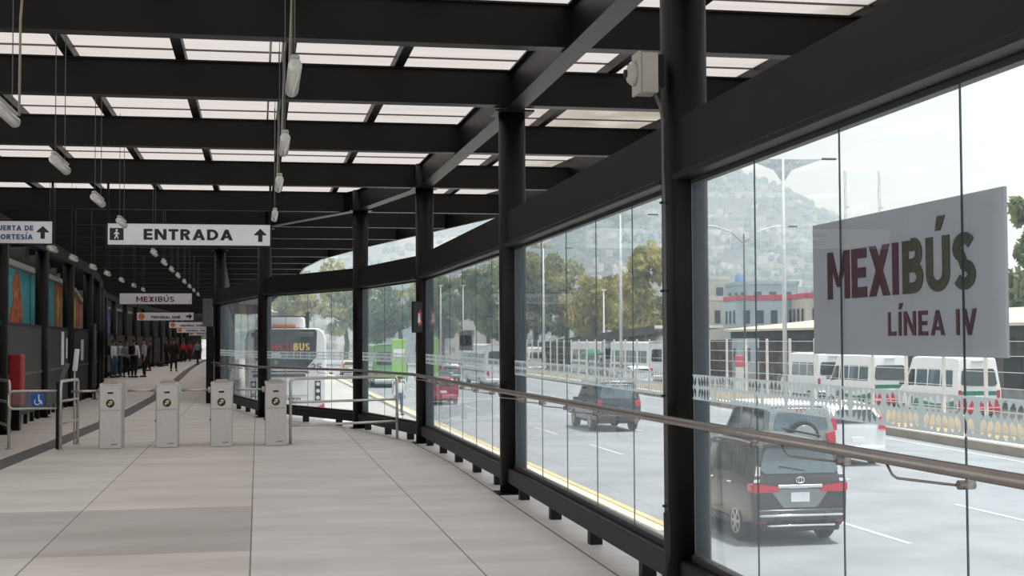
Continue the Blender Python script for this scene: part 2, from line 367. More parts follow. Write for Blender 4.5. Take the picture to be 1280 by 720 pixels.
    if acc: po.append([(w / 2 - .06, 1.10), (w / 2 + .09, 1.10), (w / 2 + .24, 1.36), (w / 2 + .0, 1.36)])
    return w, st, po
def text(name, s, mt, w, h, m, parent, bold=0., depth=.003, t=.24, gap=.13):
    """bold lettering: cap height and total width fitted to w x h, centred on mt's origin in mt's xy plane"""
    X = 0; quads = []
    for c in s:
        gw, st, po = glyph(c, t)
        for p in po: quads.append([(x + X, y) for x, y in p])
        for path in st:
            n = len(path); L, R = [], []
            for i, (x, y) in enumerate(path):
                ax, ay = path[max(0, i - 1)]; bx, by = path[min(n - 1, i + 1)]
                if path[0] == path[-1] or (abs(path[0][0] - path[-1][0]) + abs(path[0][1] - path[-1][1])) < 1e-6:
                    if i == 0: ax, ay = path[-2]
                    if i == n - 1: bx, by = path[1]
                dx, dy = bx - ax, by - ay; q = math.hypot(dx, dy); nx_, ny_ = -dy / q * t / 2, dx / q * t / 2
                L.append((x + X + nx_, y + ny_)); R.append((x + X - nx_, y - ny_))
            for i in range(n - 1): quads.append([L[i], L[i + 1], R[i + 1], R[i]])
        X += gw + gap
    X -= gap; top = 1.36 if any(c in 'ÚÍÉ' for c in s) else 1.0
    b = MB()
    for qi, q in enumerate(quads):
        ar = sum(q[i][0] * q[(i + 1) % len(q)][1] - q[(i + 1) % len(q)][0] * q[i][1] for i in range(len(q)))
        if ar < 0: q = q[::-1]
        b.prism([((x - X / 2) / X * w, (y - .5) * h) for x, y in q], mt, depth + .00012 * (qi % 9) + .00002 * qi)
    return b.build(name, m, parent)
def interp(x, xs, ys):
    if x <= xs[0]: return ys[0]
    for i in range(len(xs) - 1):
        if x <= xs[i + 1]: return ys[i] + (ys[i + 1] - ys[i]) * (x - xs[i]) / (xs[i + 1] - xs[i])
    return ys[-1]
ORD = ['nearest', 'second', 'third', 'fourth', 'fifth', 'sixth', 'seventh', 'eighth', 'ninth', 'tenth', 'eleventh', 'twelfth', 'thirteenth', 'fourteenth', 'fifteenth', 'sixteenth', 'seventeenth', 'eighteenth', 'nineteenth', 'twentieth']
def nth(i, what): return ('nearest ' + what) if i == 0 else (ORD[i] + ' ' + what)

G = -1.75                                   # level of the avenue below the platform
# line of the glass wall (column centres), eave of the roof, line of the black fence on the left
P = [(2.60, 2.35), (2.66, 8.25), (2.72, 14.5), (2.66, 21.9), (1.92, 25.9), (.15, 30.2), (-1.0, 37.5)]
def eave(y): return interp(y, [0, 18, 27, 31, 36, 42, 47, 61, 130], [5.5, 5.45, 4.8, 3.96, 2.9, 1.9, 1.56, 1.5, 0])
def rleft(y): return min(-6.6, fen(y) - 1.9)
def fen(y): return interp(y, [20, 31.4, 36.6, 42, 50, 62, 68, 90, 97, 115, 130], [-4.45, -4.68, -4.8, -4.95, -5.5, -6.75, -7.1, -7.0, -6.8, -6.4, -6.0])
def wal(y): return interp(y, [-10, 2.35, 8.25, 14.5, 18.5, 21.9, 25.9, 30.2, 37.5, 44, 60, 90, 130], [2.6, 2.6, 2.66, 2.72, 2.75, 2.66, 1.92, .15, -1.0, -1.1, -1.3, -1.7, -2.2])
RB, RT = 4.15, 4.53                         # underside and top of the roof beams

# ------------------------------------------------------------------ floor, ground, road
def strip(ys, fa, fb, z0, z1, name, m, parent=None):
    b = MB(); rows = []
    for y in ys: rows.append([(fa(y), y, z0), (fa(y), y, z1), (fb(y), y, z1), (fb(y), y, z0)])
    vv = [[b.bm.verts.new(p) for p in r] for r in rows]
    for A, B in zip(vv, vv[1:]):
        for i in range(4): b.bm.faces.new((A[i], A[(i + 1) % 4], B[(i + 1) % 4], B[i]))
    b.bm.faces.new(vv[0]); b.bm.faces.new(vv[-1][::-1])
    return b.build(name, m, parent)
YS = [-6, 2.35, 8.25, 14.5, 18.5, 21.9, 25.9, 30.2, 37.5, 44, 50, 60, 75, 90, 110, 130]
struct(strip(YS, lambda y: -9.5, lambda y: wal(y) + .55, -.35, 0, 'floor', M['floor']))
struct(strip(YS, lambda y: -9.4, lambda y: wal(y) + .40, G - .05, -.35, 'floor_base', M['concrete']))
struct(strip([2.35, 8.25, 14.5, 18.5, 21.9, 25.9, 30.2, 37.5], lambda y: wal(y) - .20, lambda y: wal(y) - .185, -.01, .002, 'trim_1', M['joint']))
tag(strip([8, 19.2, 23.4, 31.6, 42, 55, 65, 80, 100, 128], lambda y: interp(y, [8, 19.2, 23.4, 31.6, 42, 65, 90, 128], [-3.75, -3.42, -3.24, -2.98, -2.98, -3.55, -4.2, -4.6]) - .17,
    lambda y: interp(y, [8, 19.2, 23.4, 31.6, 42, 65, 90, 128], [-3.75, -3.42, -3.24, -2.98, -2.98, -3.55, -4.2, -4.6]) + .17, .0, .006, 'tactile_strip', M['tactile']),
    'long dark tactile strip running along the platform floor', 'floor strip')

def kerbx(y): return interp(y, [-20, 20, 35, 71, 123, 300], [19.8, 20.5, 21.3, 23.2, 24.3, 26])
RY = [-40, 0, 20, 35, 50, 71, 95, 123, 180, 260]
struct(strip([-40, 0, 30, 60, 120, 260], lambda y: -40, lambda y: 6.9, G - .3, G, 'ground_bus_lane', M['lane']))
road = struct(strip(RY, lambda y: 6.9, kerbx, G - .3, G, 'ground_road', M['road']))
def fx(y): return max(kerbx(y) + 1.2, 24.9)
struct(strip(RY, kerbx, lambda y: fx(y) + .1, G - .3, G + .12, 'ground_median', M['soil']))
struct(strip(RY, lambda y: fx(y) + .1, lambda y: 420, G - .3, G + .12, 'ground_lot', M['lot']))
kb = thing('kerb', 'cream topped kerb along the far side of the avenue', 'kerb')
strip(RY, lambda y: kerbx(y) - .05, lambda y: kerbx(y) + .32, G, G + .26, 'kerb_face', M['kerb'], kb)
strip(RY, lambda y: kerbx(y) - .06, lambda y: kerbx(y) + .34, G + .26, G + .31, 'kerb_top', M['kerbtop'], kb)
sp = thing('separator_kerb', 'low kerb with yellow top dividing the bus lane from the avenue', 'kerb')
strip([22.6, 260], lambda y: 6.75, lambda y: 7.15, G, G + .13, 'kerb_block', M['kerbtop'], sp)
strip([22.6, 260], lambda y: 6.98, lambda y: 7.13, G + .13, G + .145, 'painted_top', M['yellow'], sp)
for xl in (10.6, 14.0, 17.4):
    for k in range(16):
        y = 9 + k * 9.0 + (xl * 1.7 % 5)
        MB().box((xl, y + 2, G + .004), (.12, 4, .006)).build('lane_marking', M['paint'], road)
strip(RY, lambda y: kerbx(y) - .75, lambda y: kerbx(y) - .63, G, G + .006, 'edge_line', M['paint'], road)

# ------------------------------------------------------------------ roof
b = MB(); ry = [-5, 0, 5, 10, 18, 22, 27, 31, 36, 42, 47, 54, 61, 80, 105, 130]; rows = [[b.bm.verts.new((rleft(y), y, 4.67)), b.bm.verts.new((eave(y), y, 4.67))] for y in ry]
for A, B in zip(rows, rows[1:]): b.bm.faces.new((A[0], A[1], B[1], B[0]))
roof = struct(b.build('ceiling', M['roof']))
beams = [-3.6, .2, 3.9, 7.6, 11.36, 14.25, 17.95, 22.15, 26.5, 30.1, 33.6, 37.2, 40.8, 44.3, 47.8] + [51.5 + 4.2 * k for k in range(19)]
for y0, y1 in zip(beams, beams[1:]):
    q = y1 + .04
    MB().box(((rleft(q) + eave(q)) / 2, q, 4.655), (eave(q) - rleft(q), .014, .018)).build('sheet_seam', M['seam'], roof)
def ibeam(b_, p0, p1, w=.18, z0=RB, z1=RT):
    (x0, y0), (x1, y1) = p0, p1; t = .018
    b_.bar((x0, y0, z0 + t / 2), (x1, y1, z0 + t / 2), w, t); b_.bar((x0, y0, z1 - t / 2), (x1, y1, z1 - t / 2), w, t)
    b_.bar((x0, y0, (z0 + z1) / 2), (x1, y1, (z0 + z1) / 2), .10, z1 - z0 - 2 * t); return b_
vis = [y for y in beams if y > 9]
for i, y in enumerate(beams):
    o = ibeam(MB(), (rleft(y) + .1, y), (eave(y) - .04, y)).build('roof_beam', M['black'])
    lab = ('black roof beam crossing the platform, ' + nth(vis.index(y), 'in view from the camera')) if y in vis and vis.index(y) < 10 else 'black roof beam deep in the hall or overhead'
    if y in vis and vis.index(y) >= 10: lab = 'one of the distant black roof beams deep in the hall'
    if y not in vis: lab = 'black roof beam above the camera, out of view'
    tag(o, lab, 'roof beam', 'roof beams crossing the platform')
for k, x in enumerate((-5.25, -4.1, -2.98, -1.88, -.78, .32, 1.46, 3.77)):
    ye = 128
    for yy in range(5, 128):
        if eave(yy) < x + .15: ye = yy; break
    o = MB().box((x, (ye - 5) / 2, 4.59), (.10, ye + 5, .10)).build('roof_purlin', M['black'])
    tag(o, 'slim black purlin under the roof sheets, ' + ['leftmost', 'second from the left', 'third from the left', 'fourth from the left', 'left of the near tube lights', 'over the near tube lights', 'next inside the column line', 'outside the column line'][k], 'purlin', 'roof purlins')
gp = [(2.7, -4)] + P[:] + [(-1.1, 44), (-1.3, 60), (-1.7, 90), (-2.2, 128)]
for k, (p0, p1) in enumerate(zip(gp, gp[1:])):
    o = ibeam(MB(), p0, p1, .2, RB - .02, RT - .02).build('roof_girder', M['black'])
    tag(o, 'black roof girder over the glass wall columns, ' + nth(k, 'span from the camera'), 'roof girder', 'girders over the glass wall')
b = MB()
for y0, y1 in zip(ry, ry[1:]): b.bar((eave(y0), y0, 4.42), (eave(y1), y1, 4.42), .06, .56)
tag(b.build('eave_trim', M['black']), 'black edge strip along the outer eave of the roof', 'roof edge')

# ------------------------------------------------------------------ columns of the glass wall
colname = ['column beside the near end of the glass, behind the frame', 'thick black column in the foreground, left of the big name panel', 'black column right of the middle of the hall', 'black column with the small framed poster', 'black column just left of the poster column, seen behind the barrier',
           'black column behind the rightmost turnstile', 'black column with the grey hanging box, behind the third turnstile']
for k, (x, y) in enumerate(P):
    t = thing('steel_column', colname[k], 'column', (x, y, 0), 0, 'columns of the glass wall')
    MB().cyl((0, 0, 0), (0, 0, RT - .02), .146, seg=32).build('shaft', M['black'], t)
    MB().box((0, 0, .006), (.38, .38, .012)).build('base_plate', M['black'], t)
    b = MB(); b.box((0, 0, RB - .03), (.42, .42, .02)); b.build('cap_plate', M['black'], t)

# ------------------------------------------------------------------ glass wall
GZ0, GZ1, PW = .31, 2.64, 1.122
def leaf_holes():
    """leaf-shaped cut-outs of the frosted band, in (u along the pane, v up from the band's middle)"""
    out = []
    cell = .34
    for c in range(-1, 5):
        for sgn in (1, -1):
            for (du, lean, ln) in ((-.128, -.75, .052), (-.078, -.50, .060), (-.027, -.18, .066), (.027, .18, .066), (.078, .50, .060), (.128, .75, .052)):
                out.append((c * cell + du + .17, sgn, lean * .45, ln))
    return out
HO = leaf_holes()
def frosted(u, v):
    for (c, sg, lean, ln) in HO:
        if v * sg < .004: continue
        m = .007 + ln / 2; dv = v * sg - m
        if abs(dv) > ln / 2: continue
        q = dv / (ln / 2); w = .0205 * math.sqrt(max(0, 1 - q * q)) * (1 - .25 * q)
        if abs(u - c - lean * dv) < w: return False
    return True
_dec = {}
def decal_mesh(w):
    key = round(w, 2)
    if key in _dec: return _dec[key]
    b = MB(); nu, nv = max(2, int(w / .0055)), 28; du, dv = w / nu, .154 / nv
    g = [[frosted((i + .5) * du, (j + .5) * dv - .077) for j in range(nv)] for i in range(nu)]
    cache = {}
    def V(i, j):
        if (i, j) not in cache: cache[(i, j)] = b.bm.verts.new((i * du, 0, j * dv - .077))
        return cache[(i, j)]
    for i in range(nu):
        j = 0
        while j < nv:
            if not g[i][j]: j += 1; continue
            k = j
            while k < nv and g[i][k]: k += 1
            b.bm.faces.new((V(i, j), V(i + 1, j), V(i + 1, k), V(i, k))); j = k
    _dec[key] = b.mesh('frosted_band', M['frost'], recalc=False); return _dec[key]
wn = 0
JOINTS = []                                  # pane joints, used by the handrail brackets
baylab = ['in the foreground beside the big name panel', 'right of the middle, past the dark foreground column', 'beside the poster column', 'left of the poster column', 'behind the long barrier', 'behind the turnstiles', 'at the far end past the last column']
for k, (p0, p1) in enumerate(zip(P, P[1:])):
    A, B = Vector((*p0, 0)), Vector((*p1, 0)); d = (B - A).normalized(); L = (B - A).length; nrm = Vector((-d.y, d.x, 0))   # points into the hall
    rz = math.atan2(d.y, d.x)
    t = thing('glazing_beam', 'black beam along the top of the glass, ' + baylab[k], 'beam', (p0[0], p0[1], 0), rz, 'beams along the top of the glass')
    MB().box((L / 2, 0, 2.845), (L - .2, .16, .37)).build('beam', M['black'], t)
    MB().box((L / 2, .05, 2.66), (L - .26, .15, .035), .008).build('lower_flange', M['black'], t)
    MB().box((L / 2, -.02, 2.635), (L - .26, .05, .04)).build('glazing_channel', M['trimblack'], t)
    t = thing('sill_channel', 'black sill beam carrying the glass, ' + baylab[k], 'sill beam', (p0[0], p0[1], 0), rz, 'sill beams under the glass')
    MB().box((L / 2, .02, .20), (L - .2, .13, .16), .01).build('sill_beam', M['black'], t)
    MB().box((L / 2, -.01, .295), (L - .26, .06, .05)).build('glazing_channel', M['trimblack'], t)
    n = max(3, int(round(L / 1.5)))
    for q in range(n):
        MB().box(((q + .6) * L / n, .0, .06), (.10, .10, .125)).build('stub_foot', M['black'], t)
    s0, s1 = .15, L - .15
    cuts = [s0]
    while cuts[-1] + PW < s1 - .03: cuts.append(cuts[-1] + PW)
    if k == 0: cuts = [s0 + (s1 - s0) * q / 5 for q in range(5)]
    cuts.append(s1)
    for c0, c1 in zip(cuts, cuts[1:]):
        wn += 1; w = c1 - c0 - .006
        b = MB(); b.use(M['glass'])
        b.box((w / 2, 0, (GZ0 + GZ1) / 2 - .005), (w, .007, GZ1 - GZ0 + .01))
        b.mats.append(M['gedge'])
        b.bm.faces.ensure_lookup_table(); b.bm.normal_update()
        for f in b.bm.faces:
            if abs(f.normal.y) < .5: f.material_index = 1
        o = b.build('window_%d' % wn, None); struct(o)
        o.location = A + d * (c0 + .003); o.rotation_euler = (0, 0, rz)
        dm = bpy.data.objects.new('frosted_band', decal_mesh(w)); COL.objects.link(dm); dm.parent = o; dm.location = (0, .007, 1.355)
    for c in cuts[1:-1]: JOINTS.append((k, A + d * c, d, nrm))

# handrail on bent rods bolted to the glass joints
hr = thing('handrail', 'long stainless handrail bolted along the glass wall', 'handrail')
off = .20; HZ = 1.215
pts = []
for k in range(7):
    A = Vector((*P[max(0, k - 1)], 0)); B = Vector((*P[k], 0)); C_ = Vector((*P[min(6, k + 1)], 0))
    d0 = (B - A).normalized() if k > 0 else (C_ - B).normalized(); d1 = (C_ - B).normalized() if k < 6 else d0
    d = (d0 + d1).normalized(); n_ = Vector((-d.y, d.x, 0)); q = B + n_ * off / max(.5, n_.dot(Vector((-d1.y, d1.x, 0))))
    pts.append((q.x, q.y, HZ - .007 * min(q.y, 16) - .012 * max(0, (q.y - 22) / 10)))
pts[-1] = (pts[-1][0] - .05, pts[-1][1] + .1, pts[-1][2])
MB().tube(pts, .0255, 14).build('rail', M['rail'], hr)
for k, j, d, nn in JOINTS:
    if k > 5: continue
    zr = interp(j.y, [p[1] for p in pts], [p[2] for p in pts])
    b = MB(); bolt = j + Vector((0, 0, zr - .085))
    b.cyl(bolt + nn * -.03, bolt + nn * .035, .018, seg=12)
    br = b.build('glass_bracket', M['rail'], hr)
    e1 = bolt + nn * .045; e2 = j + nn * (off - .005) - d * .0 + Vector((0, 0, zr - .075)); e3 = j + nn * off + d * .0 + Vector((0, 0, zr - .02))
    e2 = e2 + d * .22; e3 = e3 + d * .26
    MB().tube([e1, e1.lerp(e2, .92), e2 + Vector((0, 0, .012)), e3], .0055, 8).build('bent_rod', M['rail'], br)

# ------------------------------------------------------------------ the big name panel on the near glass
def panel_sign(name, label, cat, origin, right, up, w, h, th=.012, m=None, group=None, frame=None):
    t = thing(name, label, cat, origin, 0, group); mt = fr((0, 0, 0), right, up)
    b = MB(); r3 = mt.to_3x3()
    b.box(mt @ Vector((0, 0, -th / 2)), (w, h, th), 0, r3); b.build('panel', m or M['sign'], t)
    if frame:
        b = MB()
        for (cx, cy, sx, sy) in ((0, h / 2 + frame / 2, w + 2 * frame, frame), (0, -h / 2 - frame / 2, w + 2 * frame, frame), (w / 2 + frame / 2, 0, frame, h), (-w / 2 - frame / 2, 0, frame, h)):
            b.box(mt @ Vector((cx, cy, -th / 2)), (sx, sy, th + .01), 0, r3)
        b.build('frame', M['black'], t)
    return t, mt
R_, U_ = (0, -1, 0), (0, 0, 1)
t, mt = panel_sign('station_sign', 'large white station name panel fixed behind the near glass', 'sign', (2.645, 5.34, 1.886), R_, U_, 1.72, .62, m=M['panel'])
w = 1.76
T = lambda x, y: mt @ Matrix.Translation((x, y, .001))
text('lettering', 'MEXI', T(-.325, .056), .72, .22, M['burg'], t, t=.21, gap=.1)
text('lettering', 'BÚS', T(.366, .056), .588, .22, M['olive'], t, t=.21, gap=.1)
text('lettering', 'LÍNEA IV', T(.297, -.176), .726, .10, M['burg'], t, t=.17, gap=.2)

# smaller panel on a far pane, left of the middle column
t, mt = panel_sign('glass_plaque', 'small grey plaque on the glass left of the middle column', 'sign', (2.704, 17.8, 1.645), R_, U_, 1.15, .26, .01, M['lshirt'])
text('lettering', 'MEXIBÚS', mt @ Matrix.Translation((0, 0, .001)), 1.0, .14, M['ink'], t)

# ------------------------------------------------------------------ camera box, conduit, poster, hanging box on columns
t = thing('camera_box', 'beige surveillance camera box mounted on the foreground column', 'camera box', (2.375, 8.17, 3.31))
MB().box((.02, 0, 0), (.11, .15, .255), .006).build('box', M['beige'], t)
MB().box((-.045, 0, 0), (.02, .16, .265), .004).build('cover', M['beige'], t)
dm = MB(); dm.lathe([(.078, 0), (.072, -.025), (.054, -.045), (.025, -.056), (.004, -.058)], (-.055, 0, 0), 'X', 18); dome = dm.build('dome', M['beige'], t)
MB().lathe([(.026, 0), (.026, -.02), (.014, -.024)], (-.105, 0, 0), 'X', 12).build('lens', M['rubber'], dome)
MB().box((.10, .0, .02), (.05, .08, .2)).build('mount', M['black'], t)
t = thing('conduit', 'thin conduit and black hose running down the foreground column', 'conduit')
MB().tube([(2.435, 8.13, 3.18), (2.47, 8.13, 3.1), (2.487, 8.13, 3.0), (2.487, 8.13, .55)], .011, 8).build('pipe', M['fencerail'], t)
MB().tube([(2.487, 8.13, .58), (2.487, 8.12, .32), (2.46, 8.1, .16), (2.40, 8.06, .05), (2.33, 8.0, .02), (2.25, 7.6, .02)], .021, 10).build('hose', M['rubber'], t)
for z in (.62, 1.3, 1.95, 2.5): MB().box((2.49, 8.135, z), (.05, .03, .014)).build('clamp', M['black'], t)
t, mt = panel_sign('framed_poster', 'small framed poster mounted on a column of the glass wall', 'poster', (2.535, 21.70, 2.025), Vector((.62, .55, 0)), U_, .24, .47, .02, M['rubber'], None, .015)
b = MB(); b.prism([(-.01, -.13), (.06, -.08), (.03, .0), (.06, .08), (.01, .14), (-.02, .03), (-.03, -.05)], mt @ Matrix.Translation((.02, -.02, .0005)), .002); b.build('red_figure', M['mred'], t)
MB().prism([(-.03, -.08), (.03, -.06), (.02, .07), (-.02, .09)], mt @ Matrix.Translation((.01, -.02, .003)), .002).build('pale_figure', M['mpale'], t)
t = thing('wall_box', 'grey hanging display box on the far end column', 'display box', (-1.31, 37.28, 2.42))
MB().box((0, 0, 0), (.27, .12, .75), .02).build('case', M['fencerail'], t)
MB().box((.17, .1, .2), (.1, .04, .04)).build('bracket', M['black'], t)
MB().box((.06, .02, -1.395), (.2, .1, 2.05)).build('stand_post', M['black'], t)

# ------------------------------------------------------------------ hanging signs
def arrow_up(s): return [(-.16 * s, -.5 * s), (.16 * s, -.5 * s), (.16 * s, .0), (.46 * s, .0), (.46 * s, .06 * s), (0, .5 * s), (-.46 * s, .06 * s), (-.46 * s, 0), (-.16 * s, 0)]
def walker(b, mt, s):
    b.prism([(math.cos(a) * .1 * s, .36 * s + math.sin(a) * .1 * s) for a in [q * PI / 5 for q in range(10)]], mt, .002)
    b.prism([(-.12 * s, .2 * s), (0, .24 * s), (.12 * s, .18 * s), (.26 * s, .02 * s), (.2 * s, -.03 * s), (.1 * s, .07 * s), (.08 * s, -.1 * s), (.18 * s, -.44 * s), (.1 * s, -.46 * s), (0, -.18 * s), (-.14 * s, -.46 * s), (-.22 * s, -.42 * s), (-.08 * s, -.08 * s), (-.1 * s, .06 * s), (-.2 * s, -.06 * s), (-.26 * s, 0)], mt, .002)
def hung_sign(name, label, cx, y, zc, w, h, ztop, group='hanging signs'):
    t, mt = panel_sign(name, label, 'sign', (cx, y, zc), (1, 0, 0), U_, w, h, .05, M['sign'], group, .018)
    for s in (-1, 1):
        MB().box((s * (w / 2 + .0), .03, (h / 2 + (ztop - zc)) / 2), (.035, .03, ztop - zc - h / 2)).build('hanger', M['black'], t)
    return t, mt @ Matrix.Translation((0, 0, .001))
t, mt = hung_sign('entrance_sign', 'white hanging entrance sign with walking figure and up arrow', -1.06, 22.1, 3.345, 2.51, .335, RB)
text('lettering', 'ENTRADA', mt @ Matrix.Translation((-.02, 0, 0)), 1.38, .172, M['ink'], t, t=.22)
MB().box(mt @ Vector((-1.12, 0, .001)), (.20, .2, .001) if False else (.21, .003, .19)).build('icon_panel', M['ink'], t)
b = MB(); walker(b, mt @ Matrix.Translation((-1.12, 0, .003)), .17); b.build('walking_figure', M['sign'], t)
MB().prism(arrow_up(.21), mt @ Matrix.Translation((1.10, 0, 0)), .002).build('up_arrow', M['ink'], t)
t, mt = hung_sign('courtesy_gate_sign', 'white hanging sign with blue lettering at the left edge', -4.25, 22.1, 3.36, 2.2, .345, RB)
text('lettering', 'PUERTA DE', mt @ Matrix.Translation((.525, .066, 0)), .59, .08, M['navy'], t, t=.22)
text('lettering', 'CORTESÍA', mt @ Matrix.Translation((.535, -.072, 0)), .56, .08, M['navy'], t, t=.22)
MB().prism(arrow_up(.2), mt @ Matrix.Translation((.96, 0, 0)), .002).build('up_arrow', M['ink'], t)
t, mt = hung_sign('line_name_sign', 'white hanging sign with burgundy and grey letters over the far hall', -3.14, 44.0, 3.0, 2.2, .34, RB)
text('lettering', 'MEXI', mt @ Matrix.Translation((-.29, -.015, 0)), .62, .165, M['burgsign'], t, t=.21)
text('lettering', 'BÚS', mt @ Matrix.Translation((.31, -.015, 0)), .50, .165, M['olive'], t, t=.17)
far_signs = [(-3.33, 51.47, 2.58, 2.02, .29, 'white arrow sign with orange disc below the line name sign'), (-3.0, 64.07, 2.41, 1.95, .27, 'second white arrow sign with orange disc, farther down the hall'),
             (-3.35, 76.67, 2.28, 2.0, .28, 'third white arrow sign down the hall, partly hidden'), (-3.5, 93.47, 2.2, 2.0, .28, 'farthest white sign hanging deep in the hall')]
for i, (cx, y, z, w, h, lab) in enumerate(far_signs):
    t, mt = hung_sign('direction_sign', lab, cx, y, z, w, h, RB, 'arrow signs down the hall')
    text('lettering', 'TERMINAL UMB', mt @ Matrix.Translation((0, -.03, 0)), w * .52, h * .34, M['ink'], t)
    MB().prism([(math.cos(a * PI / 8) * h * .4, math.sin(a * PI / 8) * h * .4) for a in range(16)], mt @ Matrix.Translation((-w * .42, 0, 0)), .003).build('orange_disc', M['orange'], t)
    MB().prism([(yy, -xx) for xx, yy in arrow_up(h * .75)], mt @ Matrix.Translation((w * .42, 0, 0)), .003).build('arrow', M['ink'], t)

# ------------------------------------------------------------------ tube lights
def tube_light(label, x, y, z=3.245, group='hanging tube lights'):
    t = thing('tube_light', label, 'light', (x, y, z), 0, group)
    MB().lathe([(.015, -.45), (.034, -.44), (.041, -.41), (.041, .41), (.034, .44), (.015, .45)], (0, 0, -.005), 'Y', 14).build('diffuser', M['lampglass'], t)
    MB().box((0, 0, .05), (.055, .78, .03), .01).build('housing', M['lampbody'], t)
    for s in (-1, 1): MB().cyl((0, s * .30, .05), (0, s * .30, 4.668 - z), .004, seg=6).build('rod', M['fencerail'], t)
    return t
rowA = [8.3, 11.15, 13.95, 17.5]; rowB = [9.85, 12.7, 15.85, 18.8, 25.2, 28.2, 31.0, 33.7, 37.2, 40.5, 43.7, 47.3]; rowC = [24.3, 27.05, 30.2, 33.0, 36.4, 40.0, 43.2]
for i, y in enumerate(rowA): tube_light('grey tube light in the row right of the entrance sign, ' + nth(i, 'from the camera'), .21, y)
for i, y in enumerate(rowB): tube_light('grey tube light in the middle row, ' + nth(i, 'from the camera'), -1.72 - .007 * (y - 9), y)
for i, y in enumerate(rowC): tube_light('grey tube light in the row near the left fence, ' + nth(i, 'from the camera'), -3.46, y)
t = thing('cable', 'thin conduit linking the tube lights right of the entrance sign', 'cable')
b = MB()
for dx in (-.09, .03): b.tube([(.21 + dx, 8.6, 4.546), (.21 + dx, 14, 4.546), (.21 + dx, 18, 4.546)], .012, 6)
b.build('conduit', M['lampbody'], t)
for y in (8.9, 11.7, 14.6): MB().tube([(.21, y, 4.54), (.215, y, 3.9), (.20, y + .1, 3.4), (.21, y - .1, 3.27)], .008, 6).build('drop_cable', M['cord'], t)
tag(MB().tube([(-1.55, 10.3, 4.46), (-1.62, 10.3, 4.42), (-1.68, 10.3, 4.3), (-1.70, 10.3, 4.0), (-1.70, 10.28, 3.29)], .009, 6).build('cable', M['cord']), 'beige cord curling down to the tube light at the left edge', 'cable')

# ------------------------------------------------------------------ turnstiles
def turnstile(label, x, y):
    t = thing('turnstile', label, 'turnstile', (x, y, 0), 0, 'turnstiles across the platform')
    b = MB(); b.box((0, .24, .49), (.335, .48, .98), .012); b.build('cabinet', M['steel'], t)
    b = MB(); b.box((.0, .42, .81), (.33, .66, .33), .01); b.build('upper_housing', M['steel'], t)
    MB().box((.02, .60, .33), (.26, .22, .66), .01).build('rear_leg', M['fencerail'], t)
    b = MB(); b.box((0, .41, .992), (.345, .70, .03), .008); b.build('lid', M['steel_lite'], t)
    mt = fr((0, 0, 1.007), (1, 0, 0), (0, 1, 0)); b = MB()
    prof = [(-.12, 0), (.12, 0), (.085, .045), (-.085, .045)]
    b.prism(prof, fr((0, .05, 1.005), (1, 0, 0), (0, 0, 1)) @ Matrix.Translation((0, 0, -.25)), .25); b.build('reader_hump', M['beige'], t)
    MB().box((0, -.002, .595), (.30, .004, .006)).build('panel_seam', M['fencerail'], t)
    MB().box((0, -.006, .862), (.085, .012, .028), .004).build('card_slot', M['ink'], t)
    MB().prism([(-.045, 0), (.045, 0), (.03, .028), (-.03, .028)], fr((0, -.001, .88), (1, 0, 0), (0, 0, 1)), .016).build('slot_hood', M['steel_lite'], t)
    d = MB().lathe([(.064, 0), (.064, -.006), (.058, -.008)], (0, 0, .70), 'Y', 24).build('symbol_disc', M['ink'], t)
    f0 = fr((0, -.0085, .70), (1, 0, 0), (0, 0, 1)); b = MB()
    b.prism([(-.045, -.008), (-.01, -.04), (-.005, -.012), (.03, -.012), (.03, .0), (-.002, .004)], f0, .002)
    b.prism([(-.03, .018), (.02, .01), (.045, .024), (.01, .044)], f0, .002)
    b.build('yellow_symbol', M['yellow'], d)
    MB().cyl((-.16, .3, .885), (-.215, .3, .885), .045, seg=14).build('arm_hub', M['steel'], t)
    MB().tube([(-.2, .3, .885), (-.36, .29, .885), (-.62, .29, .885)], .018, 10).build('arm', M['steel_lite'], t)
    MB().cyl((-.168, .1, .42), (-.185, .1, .42), .018, seg=10).build('side_lock', M['fencerail'], t)
    MB().box((.06, -.003, .07), (.09, .004, .012)).build('maker_plate', M['fencerail'], t)
    return t
for x, lab in ((-2.235, 'leftmost stainless turnstile, beside the wheelchair gate'), (-1.385, 'stainless turnstile, second from the left'), (-.555, 'stainless turnstile, third from the left'), (.285, 'rightmost stainless turnstile, beside the long barrier')):
    turnstile(lab, x, 21.85)

# ------------------------------------------------------------------ barriers and wheelchair gate
def round_loop(pts, r, n=5):
    out = []
    for i, p in enumerate(pts):
        p = Vector(p)
        if i in (0, len(pts) - 1): out.append(p); continue
        a = (Vector(pts[i - 1]) - p).normalized(); c = (Vector(pts[i + 1]) - p).normalized()
        for k in range(n + 1):
            q = k / n; out.append((p + a * r).lerp(p, q).lerp(p.lerp(p + c * r, q), q))
    return out
def barrier(label, p0, p1, h=1.05, rails=(.67, .30), r=.024):
    t = thing('tube_barrier', label, 'barrier', (p0[0], p0[1], 0), 0, 'stainless tube barriers')
    d = Vector((p1[0] - p0[0], p1[1] - p0[1], 0))
    MB().tube(round_loop([(0, 0, 0), (0, 0, h), (d.x, d.y, h), (d.x, d.y, 0)], .09), r, 12).build('frame_tube', M['steel_lite'], t)
    for z in rails: MB().tube([(0, 0, z), (d.x, d.y, z)], r * .85, 10).build('cross_tube', M['steel_lite'], t)
    for q in ((0, 0), (d.x, d.y)): MB().cyl((q[0], q[1], 0), (q[0], q[1], .015), .05, seg=14).build('foot_flange', M['steel_lite'], t)
    return t
barrier('long stainless tube barrier between the rightmost turnstile and glass wall', (.52, 22.08), (2.30, 22.82))
barrier('short stainless barrier between the wheelchair gate and leftmost turnstile', (-2.97, 21.85), (-2.86, 23.0), 1.05, (.74, .40))
